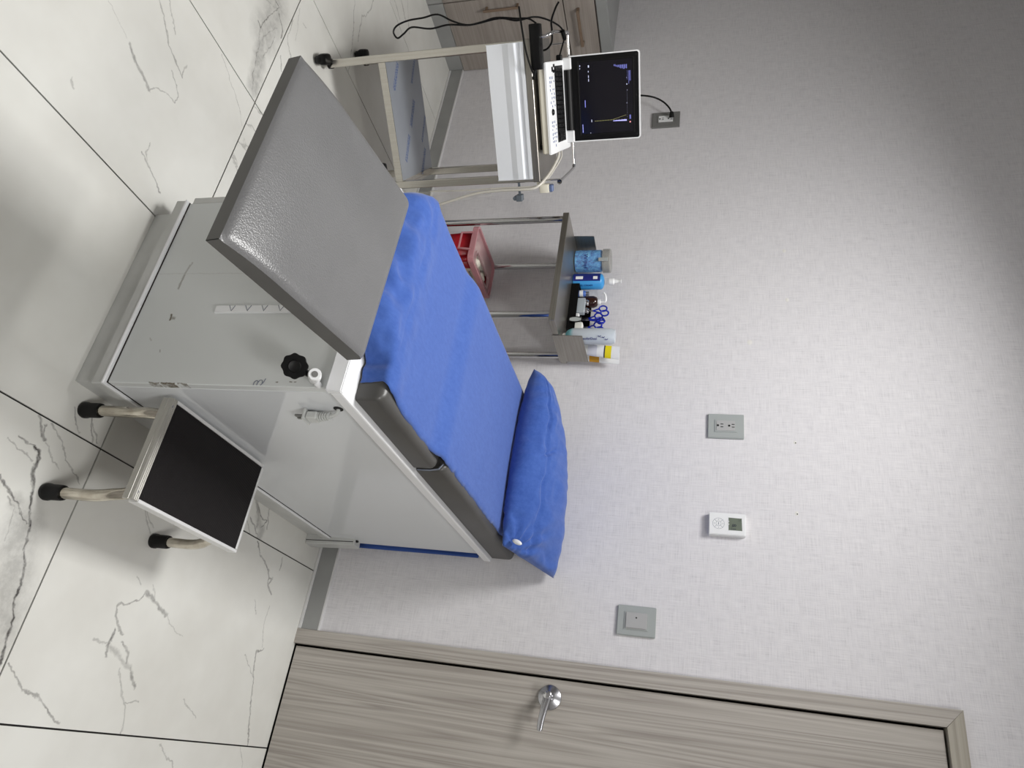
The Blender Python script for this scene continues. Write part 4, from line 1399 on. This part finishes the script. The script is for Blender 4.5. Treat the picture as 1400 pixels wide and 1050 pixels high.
# power brick and its leads
bm = B()
add_box(bm, -.045, .098, -.020, .030, .8015, .838, bevel=.004, seg=2)
ad = obj('power_brick', bm, M_BLACK, M=CM, smooth=True)
tag(ad, 'black power brick lying on the left end of the ultrasound trolley', 'power adapter')
obj('strain_relief', tube([(.097, .006, .812), (.112, .004, .808), (.128, -.004, .804)], .0055, 8, r_end=.0035), M_BLACK, ad, M=CM, smooth=True)
obj('brick_lead', tube([(.126, -.003, .8045), (.110, -.012, .806), (.08, -.030, .800), (.03, -.036, .790), (-.03, -.034, .783), (-.075, -.018, .776), (-.10, 0, .770)], .0034, 8, sm=6), M_BLACK, ad, M=CM, smooth=True)
loop = [(-.045, .0, .826), (-.062, -.005, .800), (-.066, -.01, .76), (-.075, -.012, .692), (-.067, -.012, .64), (-.063, -.012, .587), (-.080, -.012, .535), (-.105, -.012, .485), (-.100, -.012, .43), (-.097, -.012, .375),
        (-.085, -.012, .33), (-.066, -.012, .314), (-.046, -.012, .326), (-.058, -.012, .352), (-.075, -.012, .385), (-.064, -.012, .453), (-.070, -.012, .52), (-.062, -.012, .60), (-.072, -.008, .70), (-.060, -.004, .760), (-.066, .02, .815), (-.055, .08, .850), (-.030, .15, .880), (.0, .19, .885), (.035, .20, .872), (.066, .19, .862)]
pcb = obj('power_cord', tube(loop, .0031, 8, sm=6), M_BLACK, ad, M=CM, smooth=True)
obj('inline_filter', tube([(-.018, .165, .884), (.008, .190, .886)], .008, 12), M_BLACK, pcb, M=CM, smooth=True)
obj('cord_plug', box(.058, .080, .178, .200, .852, .872, bevel=.003), M_BLACK, pcb, M=CM)
bm = tube([(-.100, .0, .905), (-.085, .02, .89), (-.050, .05, .868), (-.02, .08, .862), (.015, .10, .855), (.035, .11, .835), (.040, .11, .812)], .0034, 8, sm=6)
obj('short_lead', bm, M_BLACK, ad, M=CM, smooth=True)
# cord going up behind the screen to the wall outlet
a = CM @ Vector((.235, .26, .803))
pts = [tuple(CM @ Vector((.20, .255, .8045))), (-2.02, -.50, .82), (-2.22, -.34, .92), (-2.44, -.20, 1.03), (-2.510, -.15, 1.07), (-2.556, -.105, 1.115), (-2.566, -.080, 1.155), (-2.548, -.068, 1.190), (-2.527, -.052, 1.215), (-2.512, -.038, 1.226)]
wc = obj('power_cord', tube(pts, .0042, 8, sm=6), M_BLACK, UM, smooth=True)
obj('wall_plug', lathe([(0, -.004), (.0085, 0), (.0105, .008), (.0120, .022), (.0120, .026), (0, .026)], T(-2.514, -.038, 1.227) @ Matrix.Rotation(math.radians(-45), 4, 'Z') @ Matrix.Rotation(-math.pi / 2, 4, 'X'), 16), M_BLACK, wc, smooth=True)

# ------------------------------------------------------------------ instrument trolley
IT = thing('instrument_trolley', 'narrow round-tube steel trolley against the wall, crowded with supplies', 'trolley', (-1.385, -.18, 0))
tx0, tx1, ty0, ty1, tz = -1.637, -1.122, -.336, -.022, .868
for (x, y) in ((-1.618, -.318), (-1.160, -.318), (-1.603, -.042), (-1.150, -.042)):
    l = obj('leg', tube([(x, y, .055), (x, y, tz - .022)], .0132, 18), M_CHROME, IT, smooth=True)
    bm = lathe([(.0, -.010), (.020, -.010), (.024, -.005), (.024, .005), (.020, .010), (0, .010)], T(x, y - .012, .024) @ Matrix.Rotation(math.pi / 2, 4, 'Y'), 16)
    add_box(bm, x - .013, x + .013, y - .022, y + .008, .030, .056, bevel=.004)
    obj('caster', bm, M_BLACK, l, smooth=True)
bm = B()
add_box(bm, tx0, tx1, ty0, ty1, tz - .024, tz, bevel=.0015)
obj('top_tray', bm, M_STEELH, IT)
bm = B()
add_box(bm, -1.630, -1.140, -.330, -.030, .180, .202, bevel=.0015)
obj('lower_shelf', bm, M_STEELH, IT)
bm = B()
add_prism(bm, [(-.238, tz - .026), (-.044, tz - .026), (-.044, .957), (-.232, .957)], tx1 + .0002, tx1 + .0026, 'x')
obj('right_side_plate', bm, M_STEELH, IT)
bm = B()
add_prism(bm, [(-.190, tz - .026), (-.060, tz - .026), (-.075, .950), (-.185, .950)], tx0 - .0026, tx0 - .0002, 'x')
obj('left_side_plate', bm, M_STEELH, IT)

# cotton jar
JX, JY = -1.572, -.105
M_GLASSY = clear('clear_plastic', rgb(200, 210, 214), .10, .05)
JR = thing('jar', 'clear lidded jar packed with blue wrapped sachets', 'jar', (JX, JY, tz))
obj('jar_wall', lathe([(.0, .0005), (.046, .0005), (.0475, .006), (.0475, .124), (.0465, .124), (.0465, .006), (.0, .003)], T(JX, JY, tz), 28), M_GLASSY, JR, smooth=True)
M_SACH = mat('blue_sachets', rgb(62, 148, 214), .5)
_jn = tex_noise(M_SACH, pos_scaled(M_SACH, 1, 1, 1), 75, 5, .75)
base(M_SACH, ramp(M_SACH, _jn, [(.38, rgb(24, 84, 164)), (.46, rgb(48, 142, 222)), (.66, rgb(110, 198, 244))]))
bump(M_SACH, _jn, 1.0, .004)
bm = lathe([(0, .004), (.045, .004), (.0462, .02), (.0462, .108), (.040, .114), (0, .112)], T(JX, JY, tz), 40)
sa = obj('sachets', bm, M_SACH, JR, smooth=True)
sa['kind'] = 'stuff'
bm = text_bm('Wipes', .024, Matrix.Identity(4), .0003)
FV = Vector((.85, -1.1, 0)).normalized()
def on_cyl(bm, cx, cy, r, z, face, roll=0.0):
    """wrap flat lettering (local x to the right, y up) round an upright cylinder, facing direction face"""
    a0 = math.atan2(face[1], face[0])
    bm.transform(Matrix.Rotation(roll, 4, 'Z'))
    for v in bm.verts:
        a = a0 + v.co.x / r
        rr = r + .0004 + v.co.z
        v.co = Vector((cx + rr * math.cos(a), cy + rr * math.sin(a), z + v.co.y))
    return bm
obj('jar_lettering', on_cyl(bm, JX, JY, .0475, tz + .05, (.85, -1.1), math.radians(0)), M_NAVY, JR)
M_LIDC = clear('clear_lid', rgb(170, 170, 164), .45, .08)
ld_ = obj('lid', lathe([(0.0505, .118), (.0505, .146), (.048, .149), (0, .149), (0, .146), (.047, .146), (.0485, .118)], T(JX, JY, tz), 28), M_LIDC, JR, smooth=True)
obj('lid_clasp', box(JX + .020, JX + .036, JY - .050, JY - .044, tz + .104, tz + .142, bevel=.001), M_PLATE, ld_)

# gel spray bottle
GX, GY = -1.476, -.092
GB = thing('gel_bottle', 'small blue bottle with white nozzle, beside the jar', 'bottle', (GX, GY, tz))
obj('bottle_body', lathe([(0, .0005), (.030, .0005), (.033, .004), (.033, .114), (.028, .122), (.014, .128), (0, .128)], T(GX, GY, tz), 26), M_SKYB, GB, smooth=True)
a0 = math.atan2(-1.1, .85)
bm = B()
for (aa, bb, zz0, zz1) in ((a0 - 1.9, a0 - .12, .003, .115),):
    n = 18
    g1 = [[bm.verts.new((GX + .0334 * math.cos(aa + (bb - aa) * i / n), GY + .0334 * math.sin(aa + (bb - aa) * i / n), tz + z)) for i in range(n + 1)] for z in (zz0, zz1)]
    for k in range(n):
        bm.faces.new((g1[0][k], g1[0][k + 1], g1[1][k + 1], g1[1][k]))
nb = obj('navy_label', bm, M_NAVY, GB, smooth=True)
bm = B()
for zz in (.014, .086):
    n = 5
    g1 = [[bm.verts.new((GX + .0338 * math.cos(a0 - .75 + .4 * i / n), GY + .0338 * math.sin(a0 - .75 + .4 * i / n), tz + z)) for i in range(n + 1)] for z in (zz, zz + (.03 if zz < .05 else .018))]
    for k in range(n):
        bm.faces.new((g1[0][k], g1[0][k + 1], g1[1][k + 1], g1[1][k]))
pieces('white_print', bm, M_WHITE, nb)
bm = text_bm('GEL CREAM', .011, Matrix.Identity(4), .0002)
obj('label_lettering', on_cyl(bm, GX, GY, .0332, tz + .055, (math.cos(a0 + .45), math.sin(a0 + .45)), math.radians(90)), M_NAVY, GB)
obj('neck', lathe([(.012, .124), (.014, .128), (.014, .150), (0, .150)], T(GX, GY, tz), 20), M_GLASSY, GB, smooth=True)
obj('nozzle', lathe([(.014, .148), (.014, .166), (.0085, .171), (.0085, .178), (.0065, .184), (.0065, .190), (.009, .194), (.009, .198), (0, .198)], T(GX, GY, tz), 20), M_WHITE, GB, smooth=True)

# black organiser box with contents
OX0, OX1, OY0, OY1 = -1.442, -1.222, -.128, -.026
ORG = thing('organiser_box', 'open black plastic box on the instrument trolley holding small tools', 'box', ((OX0 + OX1) / 2, (OY0 + OY1) / 2, tz))
obj('box_floor', box(OX0, OX1, OY0, OY1, tz + .0005, tz + .004), M_BLACK, ORG)
for (a, b, c, d, h) in ((OX0, OX1, OY0, OY0 + .003, .034), (OX0, OX1, OY1 - .003, OY1, .075), (OX0, OX0 + .003, OY0 + .003, OY1 - .003, .034), (OX1 - .003, OX1, OY0 + .003, OY1 - .003, .034)):
    obj('box_wall', box(a, b, c, d, tz + .004, tz + h), M_BLACK, ORG)
z0 = tz + .0045
AMB = mat('amber_bottle', rgb(46, 22, 16), .15)
AB = thing('pump_bottle', 'dark brown bottle with a bent white pump spout', 'bottle', (-1.402, -.052, z0))
obj('bottle_body', lathe([(0, 0), (.024, 0), (.025, .003), (.025, .082), (.020, .094), (.011, .100), (0, .100)], T(-1.402, -.052, z0), 22), AMB, AB, smooth=True)
bm = lathe([(.012, .098), (.012, .108), (.004, .110), (.004, .126), (.0, .126)], T(-1.402, -.052, z0), 14)
add_tube(bm, [(-1.402, -.052, z0 + .124), (-1.405, -.054, z0 + .131), (-1.425, -.064, z0 + .130), (-1.436, -.069, z0 + .122)], .0042, 8, sm=4)
obj('pump_spout', bm, M_WHITE, AB, smooth=True)
VL = thing('vial', 'small glass vial with blue and white label in the black box', 'vial', (-1.408, -.103, z0))
obj('vial_body', lathe([(0, 0), (.013, 0), (.0135, .002), (.0135, .048), (.009, .056), (0, .056)], T(-1.408, -.103, z0), 18), mat('blue_white_label', rgb(70, 104, 176), .4), VL, smooth=True)
obj('label_band', lathe([(.0139, .030), (.0139, .045)], T(-1.408, -.103, z0), 18), M_WHITE, VL, smooth=True)
obj('vial_cap', lathe([(.009, .055), (.009, .068), (.0, .068)], T(-1.408, -.103, z0), 14), M_SATIN, VL, smooth=True)
for (x, y, zz, nm) in ((-1.385, -.088, .050, 'ear piece with two steel tips standing beside the brown bottle'), (-1.352, -.080, .052, 'steel speculum tip leaning toward the box centre')):
    bm = lathe([(0, 0), (.006, .0), (.007, .04), (.013, .052), (.014, .062), (.010, .070), (0, .072)], T(x, y, z0) @ Matrix.Rotation(math.radians(12), 4, 'Y'), 16)
    tag(obj('steel_tip', bm, M_CHROME, smooth=True), nm, 'instrument')
tag(obj('card_box', box(-1.376, -1.305, -.119, -.098, z0, z0 + .058, bevel=.001), mat('silver_card', rgb(168, 176, 182), .3), None), 'silver-gray carton upright in the black box', 'carton')
bm = box(-1.302, -1.262, -.120, -.104, z0, z0 + .040, bevel=.002)
tag(obj('packet', bm, M_WHITE), 'crinkled white packet right of the silver carton', 'packet')
bm = box(-1.258, -1.227, -.121, -.092, z0, z0 + .058, bevel=.002)
tag(obj('packet', bm, mat('white_paper', rgb(240, 240, 232), .7)), 'white paper packet at the right end of the black box', 'packet')
bm = B()
loop = [(-.020, 0), (-.014, .024), (.014, .026), (.021, .018), (.020, -.018), (-.018, -.02), (-.020, 0)]
add_tube(bm, [(-1.264 + x * .0, -.136 + 0 * x, 0) for x, z in loop[:1]] + [(-1.264, -.136, 0)], .001, 4) if False else None
pts = [(-1.252, -.137 , tz + .004 + .03 + .028 * math.sin(a)) for a in (0,)]
pts = [(-1.262 + .012 * math.cos(a), -.133, tz + .034 + .028 * math.sin(a)) for a in [2 * math.pi * k / 20 for k in range(21)]]
add_tube(bm, pts, .0026, 8)
bmr = obj('rubber_loop', bm, M_BLACK, smooth=True)
tag(bmr, 'black rubber loop hooked on the front of the black box', 'loop')
obj('loop_filler', box(-1.272, -1.252, -.1345, -.1325, tz + .012, tz + .058), M_PLATE, bmr)
# blue-handled scissors: bunch of four
M_BLUEP = mat('royal_blue_plastic', rgb(20, 40, 168), .25)
R_ = random.Random(2)
specs = [(-1.348, -.066, 1.002, .1, 'blue-handled scissors nearest the brown bottle, rings highest'), (-1.322, -.050, .985, .9, 'blue-handled scissors second from the brown bottle'),
         (-1.300, -.070, .992, -.5, 'blue-handled scissors in the middle of the blue bunch'), (-1.278, -.050, .986, .6, 'blue-handled scissors second from the clear bottle'), (-1.252, -.062, .992, -.2, 'blue-handled scissors nearest the clear bottle')]
for (x, y, zr_, ang, lb) in specs:
    t = thing('scissors', lb, 'scissors', (x, y, z0))
    for s in (-1, 1):
        bm = B()
        c = Vector((x + s * .0105 * math.cos(ang), y + s * .0105 * math.sin(ang), zr_ + .004 * s))
        tilt = Vector((math.cos(ang), math.sin(ang), 0))
        pts = [c + tilt * (.0125 * math.cos(a)) + Vector((0, 0, .0155 * math.sin(a))) for a in [2 * math.pi * k / 18 for k in range(19)]]
        add_tube(bm, pts, .0034, 8)
        add_tube(bm, [c + Vector((0, 0, -.013)), (x, y, zr_ - .045)], .003, 8)
        obj('handle_ring', bm, M_BLUEP, t, smooth=True)
    obj('blade', box(x - .003, x + .003, y - .001, y + .001, z0, zr_ - .043), M_SATIN, t)
# clear bottle upside down with turquoise gel
CX, CY = -1.160, -.168
CB = thing('upturned_bottle', 'clear flattened bottle standing on its white cap, turquoise gel inside', 'bottle', (CX, CY, tz))
M_GEL = mat('translucent_bottle', rgb(196, 208, 218), .25, alpha=.90)
_g = nd(M_GEL, 'ShaderNodeNewGeometry')
_gs = nd(M_GEL, 'ShaderNodeSeparateXYZ')
lk(M_GEL, _g.outputs['Position'], _gs.inputs[0])
_gm = nd(M_GEL, 'ShaderNodeMapRange')
_gm.inputs['From Min'].default_value = tz + .012
_gm.inputs['From Max'].default_value = tz + .07
lk(M_GEL, _gs.outputs['Z'], _gm.inputs['Value'])
base(M_GEL, ramp(M_GEL, _gm.outputs[0], [(.0, rgb(86, 176, 190)), (.35, rgb(130, 196, 206)), (.6, rgb(206, 214, 222))]))
obj('bottle_body', lathe([(.013, .012), (.026, .022), (.0325, .040), (.033, .160), (.0315, .188), (.026, .203), (0, .206)], T(CX, CY, tz) @ Matrix.Diagonal((1, .9, 1, 1)), 28), M_GEL, CB, smooth=True)
obj('cap', lathe([(0, .0005), (.011, .0005), (.0135, .004), (.0135, .016), (.0, .016)], T(CX, CY, tz), 20), M_WHITE, CB, smooth=True)
bm = text_bm('neofarDual', .0135, Matrix.Identity(4), .0002)
obj('bottle_lettering', on_cyl(bm, CX, CY, .0330, tz + .108, (.98, -.9), math.radians(90)), M_NAVY, CB)
bm = B()
for (dx, dz) in ((.0, .172), (-.008, .160), (-.012, .146)):
    q = B()
    add_tube(q, [(dx - .004, dz - .003, 0), (dx, dz + 0, 0), (dx + .0, dz + .004, 0), (dx - .004, dz + .007, 0)], .0011, 5, sm=2)
    on_cyl(q, CX, CY, .0330, tz, (.98, -.72))
    me_ = bpy.data.meshes.new('t'); q.to_mesh(me_); q.free(); bm.from_mesh(me_); bpy.data.meshes.remove(me_)
obj('fish_marks', bm, M_NAVY, CB)
# cream tube
TXc, TYc = -1.156, -.090
TB = thing('ointment_tube', 'white ointment tube with yellow band, crimped end up, behind the steel side plate', 'tube', (TXc, TYc, tz))
MT = T(TXc, TYc, tz) @ Matrix.Rotation(math.radians(6), 4, 'Y') @ Matrix.Rotation(math.radians(38), 4, 'Z')
def tube_sec(z):
    f = min(1, max(0, (z - .03) / .185))
    return (.0195 + .006 * f, .0175 * (1 - f) + .0012)
bm = B()
def tube_part(za, zb, n, grow=0.0):
    bm = B()
    rings = []
    for j in range(n + 1):
        z = za + (zb - za) * j / n
        a, b = tube_sec(z)
        rings.append([bm.verts.new((a * math.cos(t_) * (1 + grow), b * math.sin(t_) * (1 + grow) + grow * .0, z)) for t_ in [2 * math.pi * k / 24 for k in range(24)]])
    for p, q in zip(rings, rings[1:]):
        for k in range(24):
            bm.faces.new((p[k], p[(k + 1) % 24], q[(k + 1) % 24], q[k]))
    bm.faces.new(rings[0][::-1]); bm.faces.new(rings[-1])
    return bm
obj('tube_body', tube_part(.018, .215, 14), M_WHITE, TB, M=MT, smooth=True)
obj('yellow_band', tube_part(.160, .184, 3, .03), mat('yellow_print', rgb(236, 218, 20), .4), TB, M=MT, smooth=True)
obj('black_band', tube_part(.155, .160, 1, .03), M_INK, TB, M=MT, smooth=True)
obj('ochre_mark', tube_part(.092, .128, 3, .015), mat('pale_print', rgb(214, 216, 226), .5), TB, M=MT, smooth=True)
obj('tube_cap', lathe([(0, .001), (.013, .001), (.014, .020), (0, .020)], I4, 18), M_WHITE, TB, M=MT, smooth=True)
TB2 = thing('ointment_tube', 'second white ointment tube, ochre print, farther behind the steel side plate', 'tube', (-1.148, -.046, tz))
MT = T(-1.1455, -.046, tz) @ Matrix.Rotation(math.radians(3), 4, 'Y') @ Matrix.Rotation(math.radians(30), 4, 'Z')
obj('tube_body', tube_part(.018, .215, 14), M_WHITE, TB2, M=MT @ Matrix.Diagonal((.85, .8, .98, 1)), smooth=True)
obj('ochre_band', tube_part(.095, .135, 3, .02), mat('ochre_print', rgb(206, 150, 30), .4), TB2, M=MT @ Matrix.Diagonal((.85, .8, .98, 1)), smooth=True)
obj('tube_cap', lathe([(0, .001), (.011, .001), (.012, .020), (0, .020)], I4, 18), M_WHITE, TB2, M=MT, smooth=True)

# ------------------------------------------------------------------ sharps bin
BX0, BX1, BY0, BY1, BZ = -1.607, -1.424, -.322, -.036, .485
SB = thing('sharps_bin', 'red sharps container with translucent pinkish lid on the lower trolley shelf', 'bin', ((BX0 + BX1) / 2, (BY0 + BY1) / 2, .202))
M_RED = mat('red_plastic', rgb(152, 10, 26), .3)
bm = B()
ins = .012
add_hex(bm, [(BX0 + ins + .012, BY0 + ins + .012, .2025), (BX1 - ins - .012, BY0 + ins + .012, .2025), (BX1 - ins - .012, BY1 - ins, .2025), (BX0 + ins + .012, BY1 - ins, .2025)],
        [(BX0 + ins, BY0 + ins, BZ - .012), (BX1 - ins, BY0 + ins, BZ - .012), (BX1 - ins, BY1 - ins, BZ - .012), (BX0 + ins, BY1 - ins, BZ - .012)])
bmesh.ops.recalc_face_normals(bm, faces=bm.faces)
bmesh.ops.bevel(bm, geom=[e for e in bm.edges if abs(e.verts[0].co.z - e.verts[1].co.z) > .1], offset=.022, segments=4, affect='EDGES')
tops = [f for f in bm.faces if f.calc_center_median().z > BZ - .014]
bmesh.ops.delete(bm, geom=tops, context='FACES')
body = obj('bin_body', bm, M_RED, SB, smooth=True)
sm = body.modifiers.new('wall', 'SOLIDIFY'); sm.thickness = .0025
M_LID = mat('pinkish_lid', rgb(212, 176, 178), .3, alpha=.42)
M_LIDR = mat('pinkish_rim', rgb(200, 140, 146), .3, alpha=.74)
def ring_slab(x0, x1, y0, y1, z0_, z1_, r, hole=None):
    bm = B()
    o = [(x + (x0 + x1) / 2, y + (y0 + y1) / 2) for x, y in round_rect(x1 - x0, y1 - y0, r, 5)]
    if not hole:
        return add_prism(bm, o, z0_, z1_, 'z')
    hx0, hx1, hy0, hy1, hr = hole
    h = [(x + (hx0 + hx1) / 2, y + (hy0 + hy1) / 2) for x, y in round_rect(hx1 - hx0, hy1 - hy0, hr, 5)]
    n = len(o)
    Vs = [[bm.verts.new((x, y, z)) for x, y in pts] for pts in (o, h) for z in (z0_, z1_)]
    ob, ot, hb, ht = Vs
    for k in range(n):
        j = (k + 1) % n
        bm.faces.new((ob[k], ob[j], ot[j], ot[k]))
        bm.faces.new((hb[j], hb[k], ht[k], ht[j]))
        bm.faces.new((ot[k], ot[j], ht[j], ht[k]))
        bm.faces.new((ob[j], ob[k], hb[k], hb[j]))
    return bm
lidp = obj('lid', ring_slab(BX0 + .006, BX1 - .006, BY0 + .006, BY1 - .006, BZ - .004, BZ, .022, (BX1 - .085, BX1 - .032, BY0 + .055, BY1 - .045, .012)), M_LID, SB)
obj('lid_rim', ring_slab(BX0, BX1, BY0, BY1, BZ - .012, BZ + .010, .026, (BX0 + .009, BX1 - .009, BY0 + .009, BY1 - .009, .020)), M_LIDR, SB)
obj('opening_rim', ring_slab(BX1 - .092, BX1 - .026, BY0 + .048, BY1 - .038, BZ, BZ + .006, .018, (BX1 - .085, BX1 - .032, BY0 + .055, BY1 - .045, .012)), M_LID, lidp)
bm = B()
for (x, y, r) in ((-1.565, -.22, .030), (-1.545, -.14, .034), (-1.53, -.265, .028), (-1.555, -.085, .028), (-1.512, -.19, .030), (-1.50, -.10, .024)):
    q = B()
    bmesh.ops.create_icosphere(q, subdivisions=2, radius=r)
    for v in q.verts:
        v.co *= 1 + .35 * noise.noise(v.co * 60 + Vector((x * 9, y * 9, 0)))
        v.co.z *= .6
    q.transform(T(x, y, BZ - .022))
    me_ = bpy.data.meshes.new('t'); q.to_mesh(me_); q.free(); bm.from_mesh(me_); bpy.data.meshes.remove(me_)
bw = obj('waste_contents', bm, mat('used_wrapping', rgb(226, 222, 208), .8), SB, smooth=True, auto=False)
bw['kind'] = 'stuff'
bm = B()
add_tube(bm, [(BX0 + .045, BY0 - .001, BZ - .006), (BX0 + .048, BY0 - .004, BZ - .055), (BX1 - .055, BY0 - .004, BZ - .055), (BX1 - .050, BY0 - .001, BZ - .006)], .005, 8)
obj('carry_handle', bm, M_LIDR, SB, smooth=True)
xl_ = BX1 - ins + .0005
lab = obj('warning_label', add_hex(B(), [(xl_ - .007, BY0 + .075, BZ - .15), (xl_ - .006, BY0 + .075, BZ - .15), (xl_ - .006, BY1 - .055, BZ - .15), (xl_ - .007, BY1 - .055, BZ - .15)],
                                  [(xl_ - .001, BY0 + .075, BZ - .016), (xl_, BY0 + .075, BZ - .016), (xl_, BY1 - .055, BZ - .016), (xl_ - .001, BY1 - .055, BZ - .016)]), mat('buff_label', rgb(206, 186, 170), .6), SB)
RX90 = Matrix(((0, 0, 1, 0), (1, 0, 0, 0), (0, 1, 0, 0), (0, 0, 0, 1)))
bm = text_bm('PUNZOCORTANTES', .013, T(xl_ + .0004, (BY0 + BY1) / 2 + .008, BZ - .030) @ RX90, .0002)
obj('label_lettering', bm, M_INK, lab)
bm = B()
for k in range(5):
    add_box(bm, xl_ - .002, xl_ - .0003 - .0004 * k, BY0 + .085, BY1 - .065 - .012 * (k % 2), BZ - .046 - .009 * k, BZ - .043 - .009 * k)
pieces('label_line', bm, M_GRAYTXT, lab)
